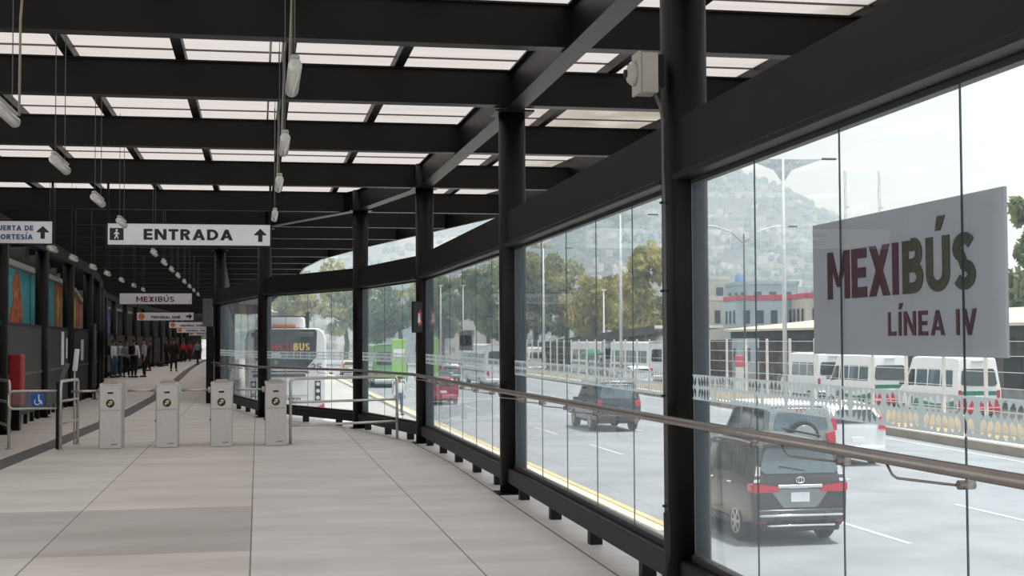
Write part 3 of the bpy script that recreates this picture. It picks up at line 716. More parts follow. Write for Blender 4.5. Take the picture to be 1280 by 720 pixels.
barrier('stainless barrier at the left edge beyond the wheelchair gate', (-3.78, 22.2), (-4.25, 23.6), 1.05, (.72, .36))
t = thing('wheelchair_gate', 'swing gate with blue wheelchair sign at the left', 'gate', (-3.0, 22.0, 0))
MB().box((-.02, .05, .52), (.085, .10, 1.04), .01).build('hinge_post', M['black'], t)
MB().tube(round_loop([(-.05, 0, .90), (-.76, 0, .90), (-.76, 0, .63), (-.05, 0, .63)], .08), .019, 10).build('leaf_tube', M['steel_lite'], t)
MB().box((-.38, 0, .765), (.66, .008, .24)).build('leaf_panel', M['clear'], t)
s = MB().box((-.325, -.012, .765), (.19, .008, .20)).build('wheelchair_sign', M['blue'], t)
f0 = fr((-.325, -.017, .765), (1, 0, 0), (0, 0, 1)); b = MB()
b.prism([(math.cos(a * PI / 5) * .015 + .015, .068 + math.sin(a * PI / 5) * .015) for a in range(10)], f0, .002)
b.prism([(.0, .045), (.02, .05), (.032, -.005), (.058, -.01), (.07, -.07), (.055, -.072), (.042, -.03), (.008, -.03), (.01, .0)], f0, .002)
for k in range(9):
    a0, a1 = PI * .75 + k * PI / 7.5, PI * .75 + (k + 1) * PI / 7.5
    b.prism([(-.005 + math.cos(q) * rr, -.03 + math.sin(q) * rr) for q, rr in ((a0, .05), (a1, .05), (a1, .036), (a0, .036))], f0, .002)
b.build('wheelchair_symbol', M['sign'], s)
MB().bar((-.02, .08, 1.0), (.1, .08, 1.32), .045, .06).build('slanted_handle', M['fencerail'], t)
t = thing('paddle_reader', 'small white paddle reader on a thin post behind the short barrier', 'card reader', (-2.92, 23.05, 0))
MB().cyl((0, 0, 0), (0, 0, 1.2), .014, seg=10).build('post', M['steel_lite'], t)
MB().box((.02, 0, 1.36), (.075, .05, .36), .012, Matrix.Rotation(.1, 3, 'Y')).build('paddle', M['white'], t)

# ------------------------------------------------------------------ left side: wall, murals, fence, columns
lc = [20.2, 25.8, 31.4, 36.6, 42.1] + [47.8 + 5.7 * k for k in range(14)]
struct(strip([17, 26, 31.4, 42, 50, 62, 68, 90, 97, 115, 130], lambda y: fen(y) - 1.6, lambda y: fen(y) - 1.5, 0, 4.6, 'wall_left', M['fence']))  # unseen near stretch is added to keep bright sky reflections off the glass
# wall at the far end, with a lit doorway
b = MB(); b.box((-6.6, 130, 2.1), (2.9, .2, 4.2)); b.box((-3.2, 130, 2.1), (2.2, .2, 4.2)); b.box((-4.7, 130, 3.1), (1.0, .2, 2.2)); struct(b.build('wall_back', M['fence']))
struct(strip([38, 44, 60, 90, 130], lambda y: wal(y), lambda y: wal(y) + .1, 0, 3.0, 'wall_right', M['fence']))
t, mt = panel_sign('exit_banner', 'small yellow green banner over the far doorway', 'banner', (-4.75, 129.865, 2.2), (1, 0, 0), U_, .75, .7, .03, M['greenban'])
MB().prism([(-.3, -.2), (.1, -.25), (.3, .2), (0, .1)], mt @ Matrix.Translation((0, 0, .001)), .004).build('yellow_patch', M['yellow'], t)
mcol = [('teal', 'mor', 'teal mural with a large orange figure at the left edge'), ('teal', 'mblue', 'plain teal mural with a blue edge, second from the left'), ('mor', 'mgreen', 'orange mural with a green figure'), ('mor', 'mblue', 'orange mural with a blue figure, above the waiting people'),
        ('myel', 'rubber', 'yellow green mural with a dark figure'), ('mred', 'teal', 'red mural with a teal streak'), ('mgreen', 'rubber', 'green mural with a dark figure'), ('mor', 'rubber', 'orange mural with a dark figure, farther along'), ('mblue', 'mpale', 'blue mural with a pale streak near the arrow signs'), ('rubber', 'mpale', 'dark mural with a pale streak, farthest of the murals')]
for i, (c1, c2, lab) in enumerate(mcol):
    y0, y1 = lc[i + 2] + .2, lc[i + 3] - .1
    if i == 0: y0 = 27.5
    a = Vector((fen(y0) - .95, y0, 2.68)); c = Vector((fen(y1) - .95, y1, 2.68)); d = c - a; L = d.length
    t, mt = panel_sign('mural', lab, 'mural', (a + c) / 2, d, U_, L, 1.45, .04, M[c1], 'murals along the left wall')
    b = MB(); q = L * .13 if i else L * .10
    b.prism([(-q, -.72), (q * .9, -.72), (q * 1.2, -.3), (q * .8, .2), (q * .5, .6), (0, .71), (-q * .7, .4), (-q * .5, 0), (-q * 1.1, -.35)], mt @ Matrix.Translation((L * (.25 if i == 0 else .1), 0, .001)), .006)
    b.build('painted_figure', M[c2], t)
    if i < 4:
        b = MB(); b.prism([(-.5, -.7), (-.2, -.72), (.1, .1), (-.3, .7), (-.6, .3)], mt @ Matrix.Translation((-L * .25, 0, .001)), .005); b.build('painted_leaf', M['mgreen' if i == 1 else 'mblue' if i == 0 else 'myel'], t)
b = MB(); ys = [26, 31.4, 42, 50, 62, 68, 90, 97, 115, 130]
for y0, y1 in zip(ys, ys[1:]): b.bar((fen(y0) - .85, y0, 3.48), (fen(y1) - .85, y1, 3.48), .12, .13)
tag(b.build('mural_rail', M['beige']), 'weathered beige rail running above the murals', 'rail')
b = MB()
for y0, y1 in zip(lc, lc[1:]): b.bar((fen(y0), y0, 3.79), (fen(y1), y1, 3.79), .2, .28)
tag(b.build('side_girder', M['black']), 'dark girder over the left columns', 'girder')
for i, y in enumerate(lc):
    t = thing('side_column', 'black column along the left fence, ' + (nth(i - 2, 'in view from the camera') if i >= 2 else ['out of frame at the left', 'just outside the left edge'][i]), 'column', (fen(y), y, 0), 0, 'columns along the left fence')
    MB().cyl((0, 0, 0), (0, 0, 3.66), .145, seg=24).build('shaft', M['black'], t)
    MB().box((0, 0, .006), (.36, .36, .012)).build('base_plate', M['black'], t)
for i, (y0, y1) in enumerate(zip(lc, lc[1:])):
    A = Vector((fen(y0), y0, 0)); B = Vector((fen(y1), y1, 0)); d = (B - A); L = d.length; d.normalize(); rz = math.atan2(d.y, d.x)
    t = thing('side_fence', 'black waist to head high fence panel on the left, ' + nth(i, 'bay from the camera'), 'fence', A, rz, 'black fence along the left side')
    MB().box((L / 2, 0, 1.12), (L - .3, .04, 1.72)).build('sheet', M['fence'], t)
    b = MB(); b.box((L / 2, -.01, 1.02), (L - .3, .06, .05)); b.build('mid_rail', M['fencerail'], t)
    MB().box((L / 2, 0, 2.0), (L - .3, .08, .05)).build('top_rail', M['black'], t)
    MB().box((L / 2, 0, .24), (L - .3, .08, .06)).build('bottom_rail', M['black'], t)
    for k in range(6): MB().box(((k + .6) * L / 6.2, 0, .11), (.09, .07, .22)).build('stub_foot', M['black'], t)
t = thing('hose_cabinet', 'dark red cabinet standing against the left fence', 'cabinet', (fen(28) + .16, 26.9, 0))
MB().box((0, 0, .95), (.22, .42, .95), .015).build('case', M['red'], t)
MB().box((.114, 0, .95), (.008, .36, .86), .0).build('door', M['red'], t)
b = MB(); b.box((0, 0, .24), (.14, .2, .48)); b.build('stand', M['black'], t)
for lab, y, z, w, h in (('tall white notice plate on the left fence above the wheelchair gate', 35.1, 1.5, .42, .82), ('narrow white notice plate beside the taller one', 36.0, 1.5, .16, .5), ('short white notice plate beside the thin pole', 40.0, 1.43, .5, .58)):
    t, mt = panel_sign('notice_sign', lab, 'notice', (fen(y) + .038, y, z), (.0, 1, 0), U_, w, h, .015, M['white'], 'white notices on the left fence')
    MB().box(mt @ Vector((0, -h * .1, .002)), (.004, w * .6, .01)).build('printed_line', M['lshirt'], t)
t = thing('thin_pole', 'thin grey pole standing by the left fence', 'pole', (fen(40.9) + .3, 40.9, 0))
MB().cyl((0, 0, 0), (0, 0, 2.18), .03, seg=10).build('pole', M['fencerail'], t)
MB().cyl((0, 0, 0), (0, 0, .02), .09, seg=12).build('base', M['fencerail'], t)

# ------------------------------------------------------------------ vehicles (local: rear at y=0, heading +y, ground z=0)
def spline(ks, n):
    """ks: list of tuples; catmull-rom through them, n steps per span"""
    out = []
    for i in range(len(ks) - 1):
        p0 = ks[max(0, i - 1)]; p1 = ks[i]; p2 = ks[i + 1]; p3 = ks[min(len(ks) - 1, i + 2)]
        for j in range(n):
            t = j / n
            out.append(tuple(.5 * (2 * b_ + (c_ - a_) * t + (2 * a_ - 5 * b_ + 4 * c_ - d_) * t * t + (3 * b_ - a_ - 3 * c_ + d_) * t ** 3) for a_, b_, c_, d_ in zip(p0, p1, p2, p3)))
    out.append(tuple(ks[-1])); return out
class Body:
    """sec: (y at belt, y at roof, z bottom, z belt, z roof, half width belt, half width roof)"""
    def __init__(s, sec, n=5): s.r = spline(sec, n)
    def ring(s, q):
        y, yt, zb, zl, zr, wl, wr = q
        def Y(z): return y + (yt - y) * max(0, min(1, (z - zl) / max(.01, zr - zl)))
        rd = min(.07, (zr - zl) * .4)
        half = [(wl * .86, zb), (wl * .975, zb + .10), (wl * .998, (zb + zl) / 2), (wl, zl - .10), (wl * .975, zl), (wr + (wl * .975 - wr) * rd / max(.02, zr - zl), zr - rd), (wr - .06, zr - rd * .25), (wr * .55, zr + .012), (0, zr + .018)]
        return [Vector((x, Y(z), z)) for x, z in half], Y
    def build(s, name, m, parent, wheels=(), wr=.36, W=.9):
        b = MB(); rings = []
        for q in s.r:
            h, _ = s.ring(q); pts = h + [Vector((-p.x, p.y, p.z)) for p in h[-2::-1]]
            rings.append([b.bm.verts.new(p) for p in pts])
        n = len(rings[0])
        for A, B in zip(rings, rings[1:]):
            for k in range(n):
                f = b.bm.faces.new((A[k], A[(k + 1) % n], B[(k + 1) % n], B[k])); f.smooth = True
        for R in (rings[0], rings[-1]):
            for k in range((n - 1) // 2): b.bm.faces.new([R[k], R[k + 1], R[n - 2 - k], R[n - 1 - k]] if k < (n - 1) // 2 - 1 else [R[k], R[k + 1], R[k + 2]])
        bmesh.ops.recalc_face_normals(b.bm, faces=b.bm.faces)
        o = b.build(name, m, parent)
        if wheels:
            c = MB()
            for wy in wheels: c.cyl((-W - .2, wy, wr * .92), (W + .2, wy, wr * .92), wr * 1.17, seg=28)
            co = c.build('cut', m); md = o.modifiers.new('b', 'BOOLEAN'); md.object = co; md.operation = 'DIFFERENCE'; md.solver = 'EXACT'
            bpy.context.view_layer.update()
            dg = bpy.context.evaluated_depsgraph_get(); me = bpy.data.meshes.new_from_object(o.evaluated_get(dg))
            o.modifiers.clear(); o.data = me; bpy.data.objects.remove(co)
        o.data.set_sharp_from_angle(angle=math.radians(38))
        return o
    def at(s, y):
        """interpolated section at belt-y"""
        for a, c in zip(s.r, s.r[1:]):
            if a[0] <= y <= c[0]:
                t = (y - a[0]) / max(1e-6, c[0] - a[0]); return tuple(p + (q - p) * t for p, q in zip(a, c))
        return s.r[-1] if y > s.r[-1][0] else s.r[0]
    def side_pt(s, y, t, side, out=.008):
        q = s.at(y); _, Y = s.ring(q); yy, yt, zb, zl, zr, wl, wr = q
        z = zl + (zr - .055 - zl) * t; x = wl * .975 + (wr + .01 - wl * .975) * t
        return Vector((side * (x + out), Y(z), z))
    def side_window(s, name, parent, y0, y1, t0, t1, side, m, slant0=0., slant1=0., n=6):
        b = MB(); A = []; B = []
        for k in range(n + 1):
            f = k / n
            A.append(b.bm.verts.new(s.side_pt(y0 + (y1 - y0) * f, t0, side)))
            B.append(b.bm.verts.new(s.side_pt(y0 + slant0 + (y1 - slant1 - y0 - slant0) * f, t1, side)))
        for k in range(n): b.bm.faces.new((A[k], A[k + 1], B[k + 1], B[k]))
        return b.build(name, m, parent)
def wheel(parent, x, y, r=.33, w=.2, side=1, rim='alloy', spokes=6):
    t = MB(); t.lathe([(r * .62, -w / 2), (r * .9, -w / 2), (r, -w * .3), (r, w * .3), (r * .9, w / 2), (r * .62, w / 2)], (x, y, r), 'X', 28)
    o = t.build('wheel', M['tyre'], parent)
    b = MB(); b.use(M[rim]); xo = x + side * (w / 2 + .002)
    b.lathe([(r * q, side * h_) for q, h_ in ((.66, -.03), (.66, .006), (.58, .01), (.55, -.035), (.05, -.04))], (xo, y, r), 'X', 24)
    b.use(M['trimblack']); b.cyl((xo - side * .035, y, r), (xo - side * .02, y, r), r * .54, seg=20); b.use(M[rim])
    b.cyl((xo - side * .03, y, r), (xo + side * .012, y, r), r * .14, seg=12)
    for k in range(spokes):
        a = 2 * PI * k / spokes
        b.bar((xo, y + math.cos(a) * r * .1, r + math.sin(a) * r * .1), (xo, y + math.cos(a) * r * .58, r + math.sin(a) * r * .58), r * .16, .02, up=(1, 0, 0))
    b.build('rim', M[rim], o); return o
def rear_frame(y, z, lean=0.): return fr((0, y, z), (1, 0, 0), (0, lean, 1))
def rpoly(w0, w1, h, c=.04):
    """rounded-corner trapezoid, bottom width w0, top width w1"""
    return [(-w0 / 2 + c, -h / 2), (w0 / 2 - c, -h / 2), (w0 / 2, -h / 2 + c), (w1 / 2, h / 2 - c), (w1 / 2 - c, h / 2), (-w1 / 2 + c, h / 2), (-w1 / 2, h / 2 - c), (-w0 / 2, -h / 2 + c)]
def plate(parent, y, z, w=.33, h=.16):
    p = MB().box((0, y, z), (w, .012, h), .006).build('licence_plate', M['sign'], parent)
    return p
def mirror_pair(parent, x, y, z, m):
    for s in (-1, 1): MB().box((s * (x + .1), y, z), (.2, .1, .14), .03, seg=2).build('side_mirror', m, parent)
def rear_lamp(parent, poly, y, z, m='tail', d=.05, lean=0., both=True):
    for s in ((-1, 1) if both else (1,)):
        MB().prism([(s * px, py) for px, py in poly], rear_frame(y + .0, z, lean), d).build('tail_light', M[m], parent)

def suv_near():
    t = thing('minivan', 'dark grey seven-seat minivan in the nearest lane, seen from behind', 'car', (8.80, 21.3, G))
    sec = [(0.0, .20, .32, 1.12, 1.62, .80, .60), (.06, .27, .30, 1.12, 1.68, .83, .63), (.5, .60, .26, 1.10, 1.72, .845, .65), (1.6, 1.6, .24, 1.08, 1.73, .85, .66), (2.5, 2.4, .24, 1.05, 1.68, .85, .65), (3.1, 2.75, .24, 1.02, 1.40, .845, .62), (3.45, 3.25, .24, .99, 1.06, .83, .66), (4.0, 3.95, .26, .90, .94, .79, .60), (4.22, 4.2, .32, .74, .78, .70, .55)]
    B = Body(sec); B.build('body', M['cargrey'], t, (.78, 3.4), .34)
    for s in (-1, 1):
        for wy in (.78, 3.4): wheel(t, s * .735, wy, .33, .2, s)
        B.side_window('side_window', t, .38, 1.0, .06, .93, s, M['carglass'], .12, .05)
        B.side_window('side_window', t, 1.06, 1.85, .06, .93, s, M['carglass'], .03, .03)
        B.side_window('side_window', t, 1.91, 2.72, .06, .93, s, M['carglass'], .03, .35)
        for y in (1.0, 1.95): MB().box((s * .865, y, .97), (.03, .17, .03), .008).build('door_handle', M['chrome'], t)
        MB().box((s * .855, 2.0, .33), (.03, 2.0, .10), .01).build('side_skirt', M['trimblack'], t)
        for y in (1.45, 2.4): MB().box((s * .852, y, .72), (.006, .008, .7)).build('door_seam', M['trimblack'], t)
        MB().bar((s * .60, .55, 1.745), (s * .60, 2.2, 1.765), .035, .03).build('roof_rail', M['trimblack'], t)
    mirror_pair(t, .83, 2.6, 1.1, M['cargrey'])
    ln = .36
    gw = MB(); gw.prism(rpoly(1.36, 1.16, .43, .07), rear_frame(.075, 1.375, ln), .02); g = gw.build('rear_window', M['carglass2'], t)
    MB().bar((.1, .0, 1.22), (-.35, .02, 1.30), .02, .012).build('rear_wiper', M['trimblack'], t)
    MB().prism(rpoly(1.12, 1.02, .07, .02), rear_frame(.15, 1.655, .2), .12).build('roof_spoiler', M['cargrey'], t)
    MB().box((0, .04, 1.64), (.3, .02, .025)).build('high_stop_light', M['tail'], t)
    for s in (-1, 1):
        MB().prism([(s * x, z) for x, z in ((.36, -.065), (.80, -.075), (.815, .08), (.36, .02))], rear_frame(.02, .945), .05).build('tail_light', M['tail'], t)
        MB().box((s * .822, .09, .95), (.045, .2, .15), .02).build('tail_light_wrap', M['tail'], t)
        MB().prism([(s * x, z) for x, z in ((.70, 0), (.80, 0), (.73, .27), (.66, .25))], rear_frame(.035, 1.03, .18), .045).build('upper_lens', M['lens'], t)
        MB().box((s * .68, -.035, .41), (.17, .02, .05), .008).build('reflector', M['tail'], t)
        MB().box((s * .44, -.06, .42), (.07, .06, .26), .015).build('bumper_bracket', M['trimblack'], t)
    MB().box((0, -.02, .965), (.78, .035, .06), .01).build('chrome_strip', M['chrome'], t)
    MB().box((0, -.005, .955), (1.5, .02, .012)).build('tailgate_seam', M['trimblack'], t)
    e = MB(); e.tube([(math.cos(a * PI / 8) * .07, -.025, 1.07 + math.sin(a * PI / 8) * .05) for a in range(16)], .012, 6, True); e.tube([(math.cos(a * PI / 8) * .026, -.025, 1.07 + math.sin(a * PI / 8) * .045) for a in range(16)], .008, 6, True)
    e.build('emblem', M['chrome'], t)
    r = MB(); r.prism(rpoly(.66, .96, .30, .05), rear_frame(.01, .77), .022); r.build('plate_recess', M['carsilver'], t)
    pl_ = plate(t, -.02, .79)
    MB().box((0, -.02, .50), (1.58, .10, .2), .04, seg=2).build('rear_bumper', M['cargrey'], t)
    MB().tube([(-.74, -.03, .50), (-.7, -.085, .50), (.7, -.085, .50), (.74, -.03, .50)], .024, 10).build('bumper_bar', M['chrome'], t)
    MB().tube([(-.60, -.03, .335), (-.56, -.075, .335), (.56, -.075, .335), (.60, -.03, .335)], .022, 10).build('bumper_bar', M['chrome'], t)
    MB().box((0, .05, .30), (1.36, .2, .13), .03).build('lower_valance', M['trimblack'], t)
    MB().box((0, 2.1, .27), (1.3, 3.6, .1)).build('underbody', M['trimblack'], t)
    for s in (-1, 1): MB().box((s * .56, 4.12, .68), (.3, .1, .14), .03).build('headlight', M['lens'], t)
suv_near()

def boxy_suv(label, x, y, col, roofcol, spare=True, rack=False, rz=0.):
    t = thing('sport_utility_vehicle', label, 'car', (x, y, G), rz)
    sec = [(0, .10, .42, 1.16, 1.70, .84, .70), (.06, .18, .38, 1.16, 1.76, .87, .73), (.6, .66, .34, 1.14, 1.80, .89, .74), (2.0, 2.0, .32, 1.12, 1.81, .89, .74), (2.7, 2.55, .32, 1.10, 1.74, .89, .73), (3.1, 2.85, .32, 1.08, 1.4, .88, .70), (3.35, 3.25, .32, 1.06, 1.12, .87, .72), (4.2, 4.15, .36, 1.0, 1.04, .83, .66), (4.4, 4.38, .42, .86, .9, .76, .6)]
    B = Body(sec); B.build('body', M[col], t, (.85, 3.5), .38, .92)
    MB().box((0, 1.5, 1.82), (1.42, 2.7, .09), .03, seg=2).build('roof_panel', M[roofcol], t)
    for s in (-1, 1):
        for wy in (.85, 3.5): wheel(t, s * .77, wy, .37, .23, s)
        for (a, c, s0, s1) in ((.25, 1.05, .1, .04), (1.12, 1.9, .03, .03), (1.96, 2.8, .03, .3)): B.side_window('side_window', t, a, c, .07, .92, s, M['carglass'], s0, s1)
        MB().prism([(s * a, c) for a, c in ((.66, -.12), (.85, -.12), (.83, .14), (.60, .10))], rear_frame(.01, 1.06), .05).build('tail_light', M['tail'], t)
    mirror_pair(t, .87, 2.7, 1.15, M[col])
    MB().prism(rpoly(1.36, 1.22, .42, .06), rear_frame(.045, 1.44, .17), .02).build('rear_window', M['carglass2'], t)
    MB().box((0, .06, 1.715), (.26, .03, .035)).build('high_stop_light', M['tail'], t)
    MB().box((0, -.03, .52), (1.66, .14, .2), .04, seg=2).build('rear_bumper', M['trimblack'], t)
    MB().box((0, 2.2, .34), (1.4, 3.7, .1)).build('underbody', M['trimblack'], t)
    plate(t, -.02 if not spare else -.02, .80 if not spare else .62)
    if spare:
        sw = MB(); sw.lathe([(.2, .0), (.36, .0), (.38, -.05), (.38, -.17), (.34, -.2), (.1, -.205)], (0, 0, 1.08), 'Y', 28); so = sw.build('spare_wheel', M['tyre'], t)
        MB().lathe([(.3, -.2), (.27, -.215), (.05, -.22)], (0, 0, 1.08), 'Y', 24).build('spare_cover', M['carsilver'], so)
    if rack:
        for s in (-1, 1): MB().bar((s * .6, .35, 1.88), (s * .6, 2.4, 1.88), .04, .04).build('roof_rail', M['galv'], t)
        for k in range(9): MB().bar((-.56 + k * .14, .34, 1.83), (-.56 + k * .14, .44, 1.93), .07, .03).build('rack_slat', M['trimblack'], t)
    for s in (-1, 1): MB().box((s * .6, 4.32, .86), (.28, .1, .16), .03).build('headlight', M['lens'], t)
    return t
boxy_suv('pale grey off-roader with a spare wheel on its tailgate, ahead of the dark minivan', 12.62, 30.4, 'carsilver', 'carwhite')  # white roof panel has the overexposed roof reflection put into its colour
boxy_suv('dark blue sport utility vehicle with slatted roof rack, beyond the middle glass', 13.05, 48.6, 'carblue', 'carsilver', False, True)

def hatch(label, x, y, col, h=1.5, rz=0., group=None, gz=G):
    t = thing('hatchback', label, 'car', (x, y, gz), rz, group); k = h / 1.5
    sec = [(0, .30, .34, .98 * k, 1.38 * k, .78, .56), (.06, .40, .3, .98 * k, 1.44 * k, .81, .60), (.5, .75, .25, .96 * k, 1.48 * k, .83, .62), (1.5, 1.55, .22, .94 * k, 1.5 * k, .84, .63), (2.4, 2.15, .22, .92 * k, 1.42 * k, .84, .62), (2.95, 2.6, .22, .90 * k, 1.15 * k, .83, .6), (3.2, 3.05, .22, .88 * k, .95 * k, .82, .64), (3.8, 3.75, .25, .78 * k, .82 * k, .77, .58), (4.0, 3.98, .3, .62 * k, .66 * k, .66, .5)]
    B = Body(sec); B.build('body', M[col], t, (.72, 3.2), .32, .88)
    for s in (-1, 1):
        for wy in (.72, 3.2): wheel(t, s * .73, wy, .31, .19, s)
        B.side_window('side_window', t, .5, 1.4, .06, .92, s, M['carglass'], .2, .03); B.side_window('side_window', t, 1.46, 2.6, .06, .92, s, M['carglass'], .03, .42)
        MB().prism([(s * a, c) for a, c in ((.60, -.10), (.79, -.12), (.72, .24), (.62, .22))], rear_frame(.02, .96 * k, .1), .06).build('tail_light', M['tail'], t)
    mirror_pair(t, .8, 2.5, .98 * k, M[col])
    MB().prism(rpoly(1.26, 1.04, .36 * k, .06), rear_frame(.11, 1.17 * k, .62), .02).build('rear_window', M['carglass'], t)
    plate(t, -.01, .70, .36, .14)
    MB().box((0, -.02, .44), (1.52, .1, .2), .04, seg=2).build('rear_bumper', M[col], t)
    MB().box((0, 2.0, .24), (1.3, 3.2, .1)).build('underbody', M['trimblack'], t)
    for s in (-1, 1): MB().box((s * .55, 3.88, .62 * k), (.28, .1, .12), .03).build('headlight', M['lens'], t)
    return t
hatch('bright white hatchback ahead to the right of the dark minivan', 15.7, 34.0, 'carwhite', 1.68)
hatch('red hatchback crossing beyond the glass beside the poster column', 9.6, 71.0, 'carred', 1.45)
hatch('white hatchback parked behind the roadside fence, right of the tall lamp post', 26.9, 93.5, 'carwhite', 1.5)
for i, (x, y, c, lab) in enumerate(((8.4, 108, 'carwhite', 'white car far up the avenue, left lane of the queue'), (11.8, 118, 'carsilver', 'silver car far up the avenue behind the column'), (9.0, 135, 'carbeige', 'sand coloured car at the back of the far queue'), (12.2, 140, 'carwhite', 'white car farthest up the avenue'), (15.8, 112, 'carsilver', 'silver car in the far outer lane'))):
    hatch(lab, x, y, c, 1.5, 0, 'far cars up the avenue')

def van(label, x, y, stripes=True, rz=0., group='parked vans behind the fence'):
    t = thing('van', label, 'van', (x, y, G + .12), rz, group)
    sec = [(0, .10, .45, 1.35, 2.40, .90, .74), (.06, .16, .40, 1.35, 2.50, .93, .77), (.5, .55, .36, 1.34, 2.55, .945, .80), (3.4, 3.4, .34, 1.32, 2.55, .945, .80), (4.0, 3.85, .34, 1.3, 2.40, .94, .78), (4.55, 4.2, .34, 1.26, 1.75, .93, .76), (4.8, 4.7, .34, 1.18, 1.26, .91, .78), (5.1, 5.08, .42, .95, 1.0, .84, .68)]
    B = Body(sec); B.build('body', M['carwhite'], t, (1.0, 4.2), .36, .98)
    for s in (-1, 1):
        for wy in (1.0, 4.2): wheel(t, s * .83, wy, .34, .22, s, 'galv')
        for a, c in ((.35, 1.25), (1.33, 2.3), (2.38, 3.3)): B.side_window('side_window', t, a, c, .05, .62, s, M['carglass2'], .03, .03)
        B.side_window('side_window', t, 3.42, 4.3, .05, .62, s, M['carglass'], .03, .28)
        if stripes:
            b = MB(); n = 12; A_ = []; C_ = []
            for k in range(n + 1):
                f = k / n; yy = .05 + 3.6 * f; top = .70 + .34 * (abs(f - .45) ** 1.3) * 1.6
                w_ = B.at(yy)[5] + .008
                A_.append(b.bm.verts.new((s * w_, yy, .56))); C_.append(b.bm.verts.new((s * w_, yy, top)))
            for k in range(n): b.bm.faces.new((A_[k], A_[k + 1], C_[k + 1], C_[k]))
            b.build('side_stripe', M['vangreen'], t)
        MB().box((s * .80, -.012, 1.10), (.12, .05, .36), .015).build('tail_light', M['tail'], t)
    MB().prism(rpoly(1.48, 1.36, .66, .08), rear_frame(.03, 1.76, .10), .025).build('rear_window', M['carglass'], t)
    MB().box((0, .08, 2.38), (.5, .06, .05)).build('roof_lamp', M['lens'], t)
    if stripes:
        MB().box((0, .0, 1.16), (1.44, .03, .16)).build('rear_stripe', M['vangreen'], t); MB().box((0, .0, .80), (1.74, .03, .34)).build('rear_stripe', M['vanred'], t)
    plate(t, -.035, .98, .36, .16)
    MB().box((0, -.03, .52), (1.74, .12, .22), .04).build('rear_bumper', M['vanred' if stripes else 'carsilver'], t)
    mirror_pair(t, .93, 4.3, 1.45, M['trimblack'])
    MB().box((0, 2.5, .38), (1.5, 4.4, .1)).build('underbody', M['trimblack'], t)
    return t
van('white high-roof van with red and green rear, nearest of the parked vans', 27.1, 47.9)
van('white van with a green side stripe parked ahead of the nearest van', 27.35, 55.8)
van('plain white van behind the fence, left end of the row under the big panel', 28.6, 64.6, False)
van('plain white van seen through the middle glass at its left', 27.0, 131, False)
def coach(label, x, y, L, m, band, gz=G + .1, group=None, rz=0.):
    t = thing('bus', label, 'bus', (x, y, gz), rz, group)
    sec = [(0, .04, .4, 1.5, 3.0, 1.2, 1.10), (.12, .14, .36, 1.5, 3.08, 1.25, 1.15), (.8, .8, .34, 1.5, 3.1, 1.25, 1.15), (L - .8, L - .8, .34, 1.5, 3.1, 1.25, 1.15), (L - .1, L - .12, .36, 1.5, 3.06, 1.24, 1.14), (L, L - .05, .42, 1.5, 2.95, 1.18, 1.06)]
    B = Body(sec, 3); B.build('body', M[m], t, (2.6, L - 2.4), .5, 1.3)
    for s in (-1, 1):
        for wy in (2.6, L - 2.4): wheel(t, s * 1.1, wy, .48, .28, s, 'galv')
        n = int((L - 1) / 1.5)
        for k in range(n): B.side_window('side_window', t, .5 + k * (L - 1) / n + .05, .5 + (k + 1) * (L - 1) / n - .05, .02, .60, s, M['carglass2'], n=2)
        MB().box((s * 1.256, L / 2, 1.22), (.012, L - 1, .26)).build('side_band', M[band], t)
        MB().box((s * 1.0, -.01, 1.0), (.16, .05, .4), .01).build('tail_light', M['tail'], t)
    MB().prism(rpoly(2.0, 1.9, .95, .1), rear_frame(.02, 2.12, .03), .03).build('rear_window', M['carglass'], t)
    MB().box((0, -.02, .5), (2.3, .1, .24), .04).build('rear_bumper', M['galv'], t)
    return t
coach('long white bus parked under the far shelter, right of the trees', 29.6, 97, 11, 'carwhite', 'carsilver', group='parked white buses')
coach('second long white bus parked farther along the far shelter', 29.8, 112, 11, 'carwhite', 'carsilver', group='parked white buses')
coach('pale bus with green band behind the grey plaque on the glass', 17.2, 96, 11, 'carwhite', 'vangreen', G)
coach('green bus far up the lane, left of the lime banner', 9.4, 98, 10, 'cargreen', 'carwhite', G)

# big articulated bus docked beside the platform
t = thing('station_bus', 'tall white bus with a wide dark rear window docked at the platform', 'bus', (.86, 42.6, G))
Wb, Hb, L = 1.23, 3.8, 17.5
b = MB(); prof = [(-Wb, .35), (Wb, .35), (Wb, 3.45), (Wb - .06, 3.66), (Wb - .22, 3.80), (-Wb + .22, 3.80), (-Wb + .06, 3.66), (-Wb, 3.45)]
b.prism(prof, fr((0, L, 0), (1, 0, 0), (0, 0, 1)), L); bo = b.build('body', M['carwhite'], t); mdb = bo.modifiers.new('bev', 'BEVEL'); mdb.width = .05; mdb.segments = 2; mdb.limit_method = 'ANGLE'
b = MB(); b.prism([(-.96, .12), (-.66, -.22), (.62, -.22), (.92, .12), (.95, .9), (.9, .98), (-.91, .98), (-.96, .9)], rear_frame(-.005, 2.78), .02); rw = b.build('rear_window', M['carglass'], t)
b = MB(); b.box((-.1, -.03, 3.60), (1.9, .03, .13), .01); b.build('window_visor', M['fencerail'], t)
T = lambda x, z: rear_frame(-.03, z) @ Matrix.Translation((x, 0, 0))
text('red_lettering', 'MEXI', T(-.12, 3.22), .64, .22, M['mred'], rw, 0, .006)
text('gold_lettering', 'BUS', T(.48, 3.22), .50, .23, M['gold'], rw, 0, .006)
text('fleet_number', '25', T(.93, 2.60), .34, .20, M['fencerail'], t, .0, .006, t=.16)
b = MB()
b.prism([(-.30, -.06), (.26, -.06), (.30, .02), (.18, .10), (-.26, .08)], T(-.42, 2.95), .006); b.build('white_picture', M['mpale'], rw)
